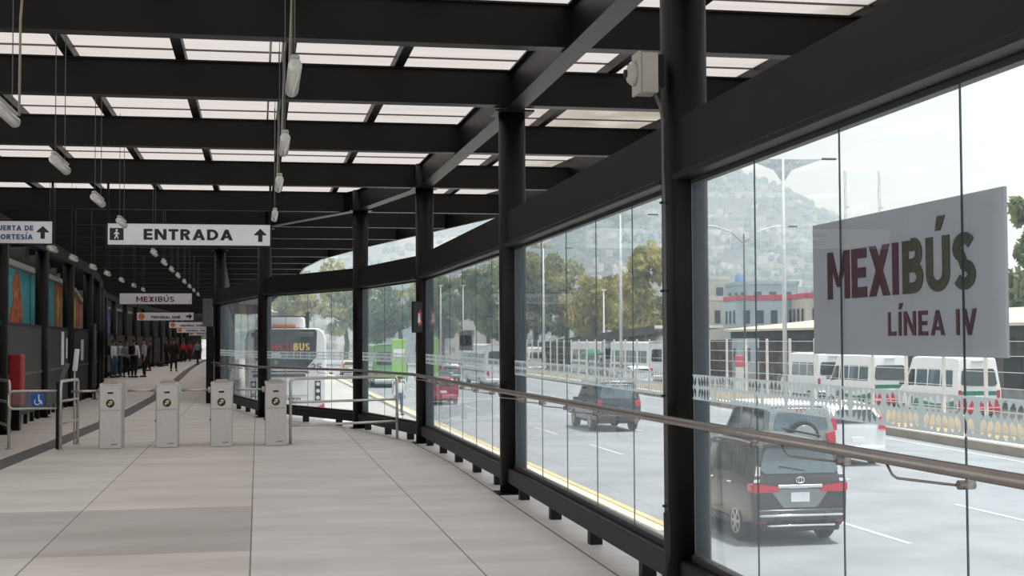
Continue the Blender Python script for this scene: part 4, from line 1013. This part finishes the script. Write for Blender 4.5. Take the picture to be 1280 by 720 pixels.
MB().cyl((-.3, -.035, 2.74), (-.3, -.012, 2.74), .06, seg=14).build('round_badge', M['carsilver'], t)
MB().box((-.2, -.015, 2.46), (1.7, .03, .035)).build('dark_trim_line', M['trimblack'], t)
MB().box((-.2, -.015, 2.34), (1.6, .03, .10)).build('grille_line', M['fencerail'], t)
for s in (-1, 1):
    tl = MB().box((s * .98, -.015, 1.86), (.17, .03, .62), .01).build('light_column', M['trimblack'], t)
    for k in range(3): MB().cyl((s * .98, -.045, 1.65 + k * .21), (s * .98, -.03, 1.65 + k * .21), .06, seg=14).build('round_lamp', M['lens'], tl)
MB().prism([(-.25, .1), (.12, .1), (1.18, .0), (1.18, .42), (.9, .26), (-1.2, .22), (-1.2, .0), (-.25, .0)], rear_frame(-.005, 1.06), .02).build('red_skirt', M['pinkred'], t)
text('small_lettering', 'MEXIBUS', T(.15, 1.62), .62, .07, M['fencerail'], t, .0, .004)
MB().box((-.1, .0, 1.72), (1.6, .014, .012)).build('hatch_seam', M['carsilver'], t)
MB().box((-.15, 1.5, 3.98), (1.5, 2.4, .34), .08, seg=2).build('roof_unit', M['carwhite'], t)
b = MB(); b.box((-.1, .42, 4.08), (1.5, .06, .2)); b.build('unit_grille', M['trimblack'], t)
MB().box((-.05, .25, 3.86), (.7, .12, .09), .02).build('amber_beacon', M['orange'], t)
MB().bar((.68, .6, 3.8), (.68, .6, 4.3), .1, .2, up=(0, 1, 0)).build('roof_antenna', M['trimblack'], t)
for s in (-1, 1):
    for wy in (2.6, 8.5, 14.5): wheel(t, s * 1.12, wy, .48, .28, s, 'galv')
    b = MB(); 
    for k in range(9): b.box((s * (Wb + .004), 1.6 + k * 1.75, 2.7), (.012, 1.55, .9))
    b.build('window_band', M['carglass2'], t)
    MB().box((s * (Wb + .004), L / 2, .95), (.012, L - .6, .3)).build('side_stripe', M['pinkred'], t)

# ------------------------------------------------------------------ roadside fence, lamp posts, shelter, market roofs
ft = thing('roadside_fence', 'wire fence with white posts along the far side of the avenue', 'fence')
fy = [40.6 + 2.95 * k for k in range(34)]
for y in fy: MB().box((fx(y), y, 1.65 + G + .1 - .2 + .2), (.11, .11, 3.3), .01).build('post', M['fpost'], ft)
strip([fy[0] - .3] + fy[1:-1:4] + [fy[-1] + .3], lambda y: fx(y) - .12, lambda y: fx(y) + .12, G, G + .62, 'base_wall', M['kerbtop'], ft)
b = MB()
for z in (.75, 1.2, 1.55, 2.1, 2.65, 3.15): b.tube([(fx(y), y, G + .12 + z) for y in fy], .012, 5)
b.build('wires', M['fpost'], ft)
def cyl_pole(name, label, x, y, h, arms, group):
    t = thing(name, label, 'lamp post', (x, y, G), 0, group)
    MB().cyl((0, 0, 0), (0, 0, h), .13, .075, seg=14).build('pole', M['galv'], t)
    MB().cyl((0, 0, 0), (0, 0, .25), .22, seg=14).build('base', M['galv'], t); return t
for i, (x, y, h, lab) in enumerate(((25.6, 63.6, 12.3, 'tall lamp post with triangular double arms, left of the big name panel'), (25.76, 95, 12.4, 'tall lamp post with triangular double arms in front of the trees'), (26.4, 125, 12, 'third tall lamp post farther along the avenue'))):
    t = cyl_pole('lamp_post', lab, x, y, h, 2, 'tall lamp posts of the avenue')
    for s in (-1, 1):
        b = MB(); b.prism([(0, h), (s * 1.05, h), (s * 2.1, h + .04), (s * .45, h - .55), (0, h - 1.2)], fr((0, .03, 0), (1, 0, 0), (0, 0, 1)), .06); b.build('arm_plate', M['greybld'], t)
        MB().box((s * 2.45, 0, h + .06), (.75, .24, .1), .03).build('lamp_head', M['fencerail'], t)
        for q in (.35, .75): MB().cyl((s * q, -.06, h - .25 + q * .1), (s * q, .06, h - .25 + q * .1), .08, seg=10).build('ring', M['galv'], t)
t = cyl_pole('lamp_post', 'slim lamp post with two curved arms between glass joints', 29.6, 80, 9.9, 2, 'curved arm lamp posts')
h0 = 9.3
for s in (-1, 1):
    MB().tube([(0, 0, h0), (s * .8, 0, h0 + .7), (s * 1.9, 0, h0 + 1.05), (s * 3.0, 0, h0 + 1.1)], .05, 8).build('curved_arm', M['galv'], t)
    MB().box((s * 3.2, 0, h0 + 1.1), (.6, .2, .1), .03).build('lamp_head', M['fencerail'], t)
for o in t.children:
    if o.name.startswith('pole'): o.data.materials[0] = M['fencerail']; o.scale = (.6, .6, 1)
for i, (x, y, h, lab) in enumerate(((33, 128, 8.2, 'thin short lamp post in front of the trees'), (20, 150, 9.5, 'distant white mast left of the green bus'), (22.5, 150, 9.5, 'distant white mast, right one of the pair'), (27, 152, 9.0, 'distant pale post behind the lime banner'))):
    t = thing('light_mast', lab, 'mast', (x, y, G), 0, 'distant masts'); MB().cyl((0, 0, 0), (0, 0, h), .11, .07, seg=10).build('pole', M['fpost'], t); MB().box((0, 0, h), (.5, .2, .12), .03).build('head', M['fpost'], t)

t = thing('bus_shelter', 'long low shelter with a thin dark roof behind the parked buses', 'shelter')
A, B = Vector((32.5, 100, 2.6)), Vector((30.5, 165, .25))
b = MB(); b.bar(A, B, 5.5, .22); b.build('roof_slab', M['fpost'], t)
b = MB(); b.bar(A + Vector((-2.76, 0, -.2)), B + Vector((-2.76, 0, -.15)), .08, .62); b.build('underside_shade_strip', M['shade'], t)  # dark strip painted in for the shade under the shelter roof
for k in range(14):
    p = A.lerp(B, k / 13); MB().cyl((p.x - 1.8, p.y, G + .1), (p.x - 1.8, p.y, p.z), .08, seg=8).build('post', M['fpost'], t)
b = MB(); b.bar((36.2, 101, 0), (34, 165, -.6), .2, 3.2); b.build('back_wall', M['brick'], t)

t = thing('market_building', 'brown masonry building with a tan sheet roof behind the fence', 'building')
MB().box((41.5, 76, .25), (9, 42, 4.0)).build('wall', M['brick'], t)
b = MB(); b.prism([(-6.5, 0), (6, 1.2), (6, 1.35), (-6.5, .15)], fr((41, 98, 2.2), (1, 0, 0), (0, 0, 1)), 45); b.build('roof', M['tanroof'], t)
b = MB(); b.box((35.2, 75.5, 1.93), (.5, 44, .5)); b.build('eave_shade_strip', M['shade'], t)  # near-black box stands for the shade below the tan roof
for k in range(9): MB().box((36.95, 58 + k * 4, -.2), (.12, 1.6, 1.9)).build('shutter', M['shade' if k % 2 else 'concrete'], t)
b = MB(); b.box((36.9, 74, -1.3), (.25, 38, .8)); b.build('plinth', M['concrete'], t)
t = thing('market_building', 'small tan roofed stall at the right edge behind the big panel', 'building')
MB().box((38.5, 50, .2), (5, 9, 3.8)).build('wall', M['brick'], t)
b = MB(); b.prism([(-4, .0), (3.5, 1.0), (3.5, 1.15), (-4, .15)], fr((38.5, 55.5, 2.6), (1, 0, 0), (0, 0, 1)), 11); b.build('roof', M['tanroof'], t)
for k in range(3):
    MB().tube([(34.7, 46 + k * 3.6, G), (34.7, 46 + k * 3.6, 2.6)], .06, 6).build('post', M['trimblack'], t)
    MB().tube([(34.7, 46 + k * 3.6, 1.2), (34.7, 47.8 + k * 3.6, 2.6)], .05, 6).build('brace', M['trimblack'], t)
t = thing('goods_cart', 'pale blue cart with a wire rack at the right edge behind the fence', 'cart', (27.5, 41.6, G + .12))
MB().box((0, 0, .75), (1.5, 2.2, .9), .03).build('tub', M['greybld'], t)
b = MB()
for x in (-.7, .7):
    for y in (-1, 0, 1): b.tube([(x, y, 1.2), (x, y, 2.7)], .03, 6)
for z in (1.7, 2.2, 2.7): b.tube([(-.7, -1, z), (.7, -1, z), (.7, 1, z), (-.7, 1, z)], .025, 6, True)
b.build('wire_rack', M['fpost'], t)
for x in (-.65, .65): MB().lathe([(.1, -.06), (.28, -.06), (.28, .06), (.1, .06)], (x, 0, .29), 'X', 16).build('wheel', M['tyre'], t)
t = thing('road_marker', 'red and white marker post by the roadside fence', 'marker', (fx(70) + .6, 69.8, G + .1))
MB().box((0, 0, 1.1), (.42, .2, 1.4), .03).build('lower_body', M['fpost'], t); MB().box((0, 0, 2.1), (.43, .21, .62), .03).build('upper_body', M['pinkw'], t)
t = thing('lime_banner', 'tall lime green banner panel standing beyond the poster column', 'banner', (9.0, 88, G))
MB().box((0, 0, 2.2), (.95, .12, 2.6), .03).build('panel', M['greenban'], t); MB().box((0, -.065, 2.6), (.7, .01, .5)).build('white_patch', M['sign'], t)
for s in (-1, 1): MB().cyl((s * .4, 0, 0), (s * .4, 0, 1), .05, seg=8).build('leg', M['galv'], t)
t = thing('lime_banner', 'second lime green banner, seen right of the poster column', 'banner', (11.3, 88, G))
MB().box((0, 0, 2.2), (.55, .12, 2.6), .03).build('panel', M['greenban'], t)
MB().cyl((0, 0, 0), (0, 0, 1), .06, seg=8).build('leg', M['galv'], t)
t = thing('market_parasol', 'green parasol over the people waiting by the far shelter', 'parasol', (27.6, 111, G + .12))
MB().cyl((0, 0, 0), (0, 0, 2.3), .03, seg=8).build('pole', M['galv'], t); MB().lathe([(1.3, 1.95), (.8, 2.25), (.02, 2.5)], (0, 0, 0), 'Z', 10).build('canopy', M['vangreen'], t)

# houses and rooftops between the shelter and the hill
def house(label, x, y, w, d, h, m, z0=G, floors=1, frame=None, group='houses at the foot of the hill'):
    t = thing('house', label, 'house', (x, y, z0), random.uniform(-.15, .15), group)
    MB().box((0, 0, h / 2), (w, d, h)).build('wall', M[m], t)
    b = MB()
    for s in (-1, 1): b.box((s * w / 2, 0, h + .2), (.2, d + .2, .45)); b.box((0, s * d / 2, h + .2), (w, .2, .45))
    b.build('parapet', M[frame or m], t)
    for k in range(floors):
        for q in range(3):
            MB().box((-w / 2 - .01, -d / 2 + (q + .7) * d / 3.4, h * (k + .55) / floors), (.06, d * .14, h * .35 / floors)).build('window', M['winpane'], t)
            MB().box((-w / 2 + (q + .7) * w / 3.4, -d / 2 - .01, h * (k + .55) / floors), (w * .14, .06, h * .35 / floors)).build('window', M['winpane'], t)
    return t
hs = [('cream flat roofed house above the tan roof at its left', 44.5, 130, 4, 5, 7.2, 'cream', 2, None), ('pale blue house with pink framing above the tan roof', 46, 122, 4.4, 5, 7.0, 'greybld', 2, 'pinkw'), ('grey house with a pink roof edge beside the lamp post', 50.5, 127, 4, 6, 7.2, 'greybld', 2, 'pinkw'), ('cream house edged in pink just left of the big panel', 52.5, 121, 4.6, 5, 7.2, 'cream', 2, 'pinkw'),
      ('grey block on the rise behind the lamp post', 66, 172, 7, 8, 10.5, 'greybld', 3, None), ('cream block on the rise behind the pink framed house', 60, 181, 7, 8, 11.5, 'cream', 3, None), ('pale house glimpsed between trees in the middle', 58, 196, 9, 9, 6, 'greybld', 2, None), ('cream house near the right edge behind trees', 66, 112, 7, 8, 8, 'cream', 2, None), ('grey house left of the trees far up the avenue', 22, 215, 12, 12, 8, 'greybld', 2, None), ('tall cream house far up the avenue', 40, 240, 12, 10, 9, 'cream', 3, None)]
for lab, x, y, w, d, h, m, fl, frm in hs: house(lab, x, y, w, d, h, m, G, fl, frm)
t = thing('water_tower', 'blue water tank on a rooftop frame under the hill', 'water tank', (88, 240, G))
MB().cyl((0, 0, 11.5), (0, 0, 15.2), 1.0, seg=16).build('tank', M['bluew'], t)
for a in range(4): MB().cyl((1.0 * math.cos(a * PI / 2 + .7), 1.0 * math.sin(a * PI / 2 + .7), 0), (0.8 * math.cos(a * PI / 2 + .7), 0.8 * math.sin(a * PI / 2 + .7), 11.6), .15, seg=6).build('leg', M['galv'], t)

for lab, x, y, h in (('left one of two thin lattice masts above the big panel', 119, 262, 38), ('right one of two thin lattice masts above the big panel', 126.5, 262, 38)):
    t = thing('lattice_mast', lab, 'mast', (x, y, G), 0, 'lattice masts on the skyline'); b = MB()
    for a in range(3): b.tube([(.35 * math.cos(a * 2.09), .35 * math.sin(a * 2.09), 0), (.25 * math.cos(a * 2.09), .25 * math.sin(a * 2.09), h)], .035, 5)
    for k in range(22): b.tube([(.3 * math.cos(k * 2.09), .3 * math.sin(k * 2.09), k * h / 22), (.3 * math.cos((k + 1) * 2.09), .3 * math.sin((k + 1) * 2.09), (k + 1) * h / 22)], .03, 4)
    b.build('lattice', M['brick'], t)
    for z in (.5, .8): MB().box((.4, 0, h * z), (.9, .3, .3)).build('antenna', M['galv'], t)
# ------------------------------------------------------------------ trees
def leaf_cloud(b, rnd, c, r, n, size):
    for _ in range(n):
        while True:
            v = Vector((rnd.uniform(-1, 1), rnd.uniform(-1, 1), rnd.uniform(-1, 1)))
            if .35 < v.length < 1: break
        p = Vector(c) + Vector((v.x * r[0], v.y * r[1], v.z * r[2]))
        a = Vector((rnd.uniform(-1, 1), rnd.uniform(-1, 1), rnd.uniform(-.6, .6))).normalized(); q = a.orthogonal().normalized(); q = Matrix.Rotation(rnd.uniform(0, 6.28), 3, a) @ q; w_ = a.cross(q)
        s_ = size * rnd.uniform(.6, 1.3)
        b.bm.faces.new([b.bm.verts.new(p + q * s_), b.bm.verts.new(p + w_ * s_ * .5), b.bm.verts.new(p - q * s_), b.bm.verts.new(p - w_ * s_ * .5)])
def crown_mesh(seed, m, shape):
    rnd = random.Random(seed); b = MB()
    for (cx, cy, cz, r, rz) in shape:
        for _ in range(7):
            o = Vector((rnd.gauss(0, .55), rnd.gauss(0, .55), rnd.gauss(0, .5)))
            leaf_cloud(b, rnd, (cx + o.x * r, cy + o.y * r, cz + o.z * rz), (r * .5, r * .5, rz * .42), 150, .26)
    return b.mesh('crown', M[m], recalc=False)
SH = {'round': [(0, 0, .62, .26, .22), (.14, .1, .72, .2, .16), (-.16, 0, .5, .2, .18), (.02, -.15, .45, .2, .16)], 'tall': [(0, 0, .75, .13, .2), (0, .03, .5, .16, .2), (.03, 0, .3, .15, .16)], 'cone': [(0, 0, .85, .08, .13), (0, 0, .62, .14, .16), (0, 0, .4, .19, .16), (0, 0, .22, .2, .1)]}
crowns = {}
def tree(label, x, y, h, shape='round', m='leaf', group='trees beyond the avenue', z0=G, seed=1):
    t = thing('tree', label, 'tree', (x, y, z0), seed * 1.3, group)
    key = (shape, m, seed % 3)
    if key not in crowns: crowns[key] = crown_mesh(seed, m, [tuple(v * 10 for v in q) for q in SH[shape]])
    c = bpy.data.objects.new('crown', crowns[key]); COL.objects.link(c); c.parent = t; c.scale = (h / 10,) * 3
    MB().tube([(0, 0, 0), (.02 * h, 0, .2 * h), (-.01 * h, .01 * h, .45 * h), (.01 * h, 0, .8 * h)], [.028 * h, .022 * h, .016 * h, .004 * h], 8).build('trunk', M['bark'], t)
    return t
trs = [('dense olive tree at the left of the middle glass, tallest there', 35.5, 173, 17, 'round', 'leaf'), ('olive tree beside the tall one, over the shelter roof', 40.5, 176, 14.5, 'round', 'leaf'), ('yellow green tree centred in the middle glass', 38.5, 154, 12, 'round', 'leafy'), ('dark bushy tree low behind the shelter', 44, 150, 8.5, 'round', 'leafd'), ('broad yellow green tree behind the lamp post', 44.5, 168, 14, 'round', 'leafy'),
       ('slender upright yellow green tree just left of the dark column', 42.3, 146, 16, 'tall', 'leafy'), ('round olive tree right behind the foreground column', 50, 148, 9, 'round', 'leaf'), ('lower yellow green bush behind the foreground column', 48.5, 138, 7.5, 'round', 'leafy'), ('dark tree low at the middle column', 33.8, 180, 10, 'round', 'leafd'),
       ('tall olive tree seen through the glass beside the poster column', 31, 173, 15, 'round', 'leaf'), ('dark tall tree right of the poster column', 28, 165, 14, 'round', 'leafd'), ('olive tree behind the grey plaque', 34, 172, 13, 'round', 'leafd'), ('olive tree left of the poster column, far up the avenue', 24, 178, 13, 'round', 'leaf'), ('dark tree far up the avenue behind the masts', 19, 185, 13, 'round', 'leafd'), ('round tree over the docked bus at its right', 12, 190, 15, 'round', 'leaf'), ('broad tree over the docked bus, leftmost of all', 3, 185, 15, 'round', 'leaf'), ('olive tree far up the avenue left of the green bus', 15, 200, 12, 'round', 'leafd'),
       ('tall dark conifer at the right edge beside the big panel', 50, 82, 13, 'cone', 'leafd'), ('second conifer at the right edge, a little lower', 54, 88, 11.5, 'cone', 'leafd'), ('round olive tree below the conifers at the right edge', 52.5, 80, 8.5, 'round', 'leaf'),
       ('dark round tree at the foot of the hill left of the lamp post', 53, 150, 8, 'round', 'leafd'), ('olive tree by the pink framed houses', 62, 151, 8, 'round', 'leaf'), ('dark tree between the houses under the hill', 58, 158, 8.5, 'round', 'leafd'), ('olive tree behind the houses next to the big panel', 69, 158, 9.5, 'round', 'leaf')]
for i, (lab, x, y, h, sh, m) in enumerate(trs): tree(lab, x, y, h, sh, m, seed=i + 1)

# ------------------------------------------------------------------ the hill
def hz(x, y):
    d = 0.
    for (cx, cy, sx, sy, h) in ((285, 820, 105, 200, 80), (90, 860, 170, 230, 112), (390, 800, 60, 150, 16), (-80, 900, 180, 220, 95), (190, 560, 130, 90, 22)):
        d += h * math.exp(-((x - cx) / sx) ** 2 - ((y - cy) / sy) ** 2)
    return d + 3.0 * math.sin(x * .05 + y * .031) * math.sin(y * .043) * min(1, d / 20) + 1.2 * math.sin(x * .17 + 2) * math.sin(y * .21) * min(1, d / 20)
b = MB(); nx, ny = 110, 70; vv = []
for i in range(nx + 1):
    row = []
    for j in range(ny + 1):
        x = -500 + 1300 * i / nx; y = 330 + 800 * j / ny; row.append(b.bm.verts.new((x, y, G - 2.5 + hz(x, y))))
    vv.append(row)
for i in range(nx):
    for j in range(ny): f = b.bm.faces.new((vv[i][j], vv[i + 1][j], vv[i + 1][j + 1], vv[i][j + 1])); f.smooth = True
tag(b.build('hill', M['hill']), 'hazy dry hillside rising behind the avenue', 'hill')
b = MB(); rnd = random.Random(5); n = 0
while n < 1300:
    x, y = rnd.uniform(-250, 520), rnd.uniform(420, 840); z = hz(x, y)
    if z < 4 or z > 120 or rnd.random() < z / 150: continue
    s = rnd.uniform(2.2, 4.6); b.box((x, y, G - 2.5 + z + .5), (s, s * rnd.uniform(.7, 1.5), rnd.uniform(2, 4)), 0, Matrix.Rotation(rnd.uniform(0, 1.5), 3, 'Z')); n += 1
tag(b.build('hillside_houses', M['pale']), 'countless small pale houses scattered over the hazy hillside', 'houses', kind='stuff')
b = MB(); n = 0
while n < 5200:
    x, y = rnd.uniform(-250, 560), rnd.uniform(400, 860); z = hz(x, y)
    if z < 3: continue
    r = rnd.uniform(1.2, 3.0); bb = bmesh.new(); bmesh.ops.create_icosphere(bb, subdivisions=1, radius=r); b.merge(bb, Matrix.Translation((x, y, G - 2.5 + z + r * .3))); n += 1
tag(b.build('hillside_scrub', M['leafd']), 'uncountable dark bushes and trees covering the hazy hillside', 'bushes', kind='stuff')

# ------------------------------------------------------------------ people
def skin_mesh(name, verts, edges, radii, m, sub=1):
    me = bpy.data.meshes.new(name); me.from_pydata([tuple(v) for v in verts], edges, [])
    o = bpy.data.objects.new(name, me); COL.objects.link(o)
    o.modifiers.new('skin', 'SKIN'); sd = o.modifiers.new('sub', 'SUBSURF'); sd.levels = sub; sd.render_levels = sub
    for i, sv in enumerate(me.skin_vertices[0].data):
        r = radii[i]; sv.radius = r if isinstance(r, tuple) else (r, r); sv.use_root = (i == 0)
    bpy.context.view_layer.update()
    dg = bpy.context.evaluated_depsgraph_get(); out = bpy.data.meshes.new_from_object(o.evaluated_get(dg))
    bpy.data.objects.remove(o); out.materials.clear(); out.materials.append(m)
    for p in out.polygons: p.use_smooth = True
    return out
def figure_meshes(pose):
    """1.7 m tall, facing -y. pose: stride, arm bends"""
    st, la, ra, lean = pose['stride'], pose['larm'], pose['rarm'], pose.get('lean', 0.)
    def J(x, y, z): return Vector((x, y + lean * max(0, z - .9), z))
    V = []; E = []; Rr = []
    def add(p, r, par=None):
        V.append(p); Rr.append(r); i = len(V) - 1
        if par is not None: E.append((par, i))
        return i
    pel = add(J(0, 0, .93), (.145, .10)); wai = add(J(0, 0, 1.08), (.13, .095), pel); che = add(J(0, -.01, 1.27), (.155, .105), wai); nk0 = add(J(0, .0, 1.42), (.072, .062), che)
    nk = add(J(0, -.005, 1.49), .044, nk0); h0 = add(J(0, -.02, 1.555), (.062, .078), nk); h1 = add(J(0, -.012, 1.63), (.074, .092), h0); add(J(0, -.005, 1.685), (.05, .06), h1)
    joints = {}
    for s, key, arm in ((1, 'l', la), (-1, 'r', ra)):
        hip = add(J(s * .09, 0, .86), .088, pel); y = st * s
        kn = add(J(s * .10, -y * .45 - .015, .47), .058, hip); an = add(J(s * .105, -y * .9 + .02, .085), .038, kn); add(J(s * .115, -y * .9 - .12, .035), (.035, .028), an)
        sh = add(J(s * .175, 0, 1.385), .058, che); el = add(J(s * .225 + s * arm[2], arm[0], 1.11), .041, sh)
        ex, ey, ez = V[el]; wr_p = Vector((s * (.235 + arm[2]) + s * arm[3], ey + arm[1], 1.11 - math.sqrt(max(.0004, .25 ** 2 - arm[1] ** 2 - arm[3] ** 2))))
        wr = add(wr_p, .027, el); d = (wr_p - V[el]).normalized(); palm = add(wr_p + d * .06, (.036, .02), wr)
        side = d.cross(Vector((s, 0, 0))).normalized(); joints[key] = (wr_p, d)
        for k, ln in enumerate((.062, .072, .068, .052)):
            bse = add(wr_p + d * .095 + side * (k - 1.5) * .02, .0095, palm); mid = add(V[bse] + d * ln * .5 - Vector((s * .012, 0, 0)), .0085, bse); add(V[mid] + d * ln * .5 - Vector((s * .02, 0, 0)), .007, mid)
        tb = add(wr_p + d * .04 - side * .035, .011, wr); add(V[tb] + d * .04 - side * .018, .0085, tb)
    body = skin_mesh('body', V, E, Rr, M['skin'])
    # clothing follows the same joints, a little wider
    def sub(idx, grow, name, m, ends=()):
        mp = {i: k for k, i in enumerate(idx)}; vv = [V[i].copy() for i in idx]; ee = [(mp[a], mp[c]) for a, c in E if a in mp and c in mp]
        rr = [tuple(q * grow + .006 for q in (Rr[i] if isinstance(Rr[i], tuple) else (Rr[i], Rr[i]))) for i in idx]
        return skin_mesh(name, vv, ee, rr, m)
    step = (len(V) - 8) // 2
    L0, R0 = 8, 8 + step
    shirt = sub([2, 1, 0, 3] + [L0 + 4, L0 + 5, L0 + 6, R0 + 4, R0 + 5, R0 + 6], 1.20, 'shirt', M['wshirt'])
    trou = sub([0, 1, L0, L0 + 1, L0 + 2, R0, R0 + 1, R0 + 2], 1.16, 'trousers', M['blackcl'])
    shoe = MB()
    for s in (1, -1):
        y = st * s; c = J(s * .112, -y * .9 - .05, .038); shoe.box(c, (.095, .27, .075), .03, seg=2)
    shoes = shoe.mesh('shoes', M['leather'])
    hd = Vector(V[6]); hair = MB(); hair.ball(hd + Vector((0, .022, .03)), (.088, .098, .082), 2); hm = hair.mesh('hair', M['hair'])
    fc = MB(); fc.ball(hd + Vector((0, -.105, -.03)), (.014, .018, .022), 1); nose = fc.mesh('nose', M['skin'])
    ears = []
    for s in (1, -1): fc = MB(); fc.ball(hd + Vector((s * .082, .0, -.02)), (.012, .022, .03), 1); ears.append(fc.mesh('ear', M['skin']))
    eyes = []
    for s in (1, -1): ey = MB(); ey.ball(hd + Vector((s * .03, -.088, .005)), (.011, .008, .007), 1); eyes.append(ey.mesh('eye', M['ink']))
    ey = MB(); ey.box(hd + Vector((0, -.088, -.065)), (.045, .01, .008), .003); mouth = ey.mesh('mouth', M['maroon'])
    bp = MB(); bp.box(J(0, .19, 1.24), (.30, .15, .42), .05, seg=2); pack = bp.mesh('backpack', M['leather'])
    return dict(body=body, shirt=shirt, trousers=trou, shoes=shoes, hair=hm, nose=nose, ear=ears[0], ear_=ears[1], eye=eyes[0], eye_=eyes[1], mouth=mouth, backpack=pack)
POSE = {'stand': figure_meshes(dict(stride=.05, larm=(.02, -.06, .0, 0), rarm=(.0, -.05, .01, 0))),
        'folded': figure_meshes(dict(stride=.03, larm=(-.02, -.16, .01, -.17), rarm=(.0, -.15, .0, -.16))),
        'walk': figure_meshes(dict(stride=.24, larm=(.12, -.03, .0, 0), rarm=(-.10, -.10, .0, 0))),
        'lean': figure_meshes(dict(stride=.14, larm=(.0, -.12, .02, -.08), rarm=(.03, -.06, .02, 0), lean=.22))}
def person(label, x, y, z, rz, h=1.7, pose='stand', top='wshirt', legs='blackcl', pack=False, group='people waiting in the hall'):
    t = thing('person', label, 'person', (x, y, z), rz, group); k = h / 1.7
    for key, me in POSE[pose].items():
        if key == 'backpack' and not pack: continue
        o = bpy.data.objects.new(key.rstrip('_'), me); COL.objects.link(o); o.parent = t; o.scale = (k, k, k)
        if key in ('shirt', 'trousers'):
            o.material_slots[0].link = 'OBJECT'; o.material_slots[0].material = M[top if key == 'shirt' else legs]
    return t
person('person in white shirt, dark backpack and jeans, leftmost by the fence', -6.55, 65.4, 0, 1.2, 1.72, 'stand', 'wshirt', 'jeans', True)
person('person in white shirt and jeans, second from the left', -6.38, 66.6, 0, -1.0, 1.70, 'folded', 'wshirt', 'jeans')
person('person in grey blue shirt and black trousers, facing the group', -6.02, 65.9, 0, .4, 1.68, 'folded', 'gshirt', 'blackcl')
person('person in white shirt with black backpack, seen from behind', -5.62, 65.2, 0, 2.7, 1.75, 'stand', 'wshirt', 'blackcl', True)
person('person in light grey shirt with dark trousers, right of the group', -5.22, 65.9, 0, -1.3, 1.78, 'stand', 'lshirt', 'blackcl')
person('person in black leaning on the fence, right of the waiting group', -6.1, 79.5, 0, -1.4, 1.70, 'lean', 'blackcl', 'blackcl')
person('person in maroon standing by the fence farther back', -6.1, 96.0, 0, -.8, 1.75, 'stand', 'maroon', 'blackcl')
person('person all in black walking alone in the middle of the hall', -4.6, 78.2, 0, .2, 1.78, 'walk', 'blackcl', 'blackcl')
person('person in red shirt far down the hall, left of two', -5.9, 113, 0, .3, 1.66, 'stand', 'redshirt', 'blackcl')
person('person in red shirt far down the hall, right of two', -5.55, 117, 0, -.3, 1.66, 'walk', 'redshirt', 'maroon')
person('person with pale bag near the bright doorway at the end', -4.15, 98.5, 0, -.6, 1.74, 'walk', 'gshirt', 'blackcl', True)
person('person in white shirt and jeans standing on the pavement outside the glass', 6.35, 62.0, G, .3, 1.74, 'stand', 'wshirt', 'jeans', False, 'people outside')
person('person in white shirt under the green parasol, left', 27.1, 110.5, G + .12, .5, 1.7, 'stand', 'wshirt', 'blackcl', False, 'people outside')
person('person in white shirt under the green parasol, right', 28.3, 110.8, G + .12, -.5, 1.7, 'stand', 'wshirt', 'maroon', False, 'people outside')
t = thing('duffel_bag', 'black bag lying on the floor beside the fence far back', 'bag', (-6.3, 92.5, 0))
MB().box((0, 0, .17), (.5, .32, .32), .1, seg=3).build('bag', M['leather'], t); MB().tube([(-.15, 0, .31), (-.1, 0, .42), (.1, 0, .42), (.15, 0, .31)], .015, 6).build('handle', M['leather'], t)

# ------------------------------------------------------------------ haze over the distance
hm_ = bpy.data.materials.new('city_haze'); hm_.use_nodes = True; n = hm_.node_tree.nodes; n.remove(n['Principled BSDF'])
vsn = n.new('ShaderNodeVolumeScatter'); vsn.inputs['Color'].default_value = (.66, .83, 1, 1); vsn.inputs['Density'].default_value = .0019; vsn.inputs['Anisotropy'].default_value = .3
hm_.node_tree.links.new(vsn.outputs[0], n['Material Output'].inputs['Volume'])
b = MB(); b.box((150, 625, 58), (1400, 1000, 124)); o = b.build('city_haze', hm_); tag(o, 'thin city haze hanging over the hillside', 'haze', kind='stuff')
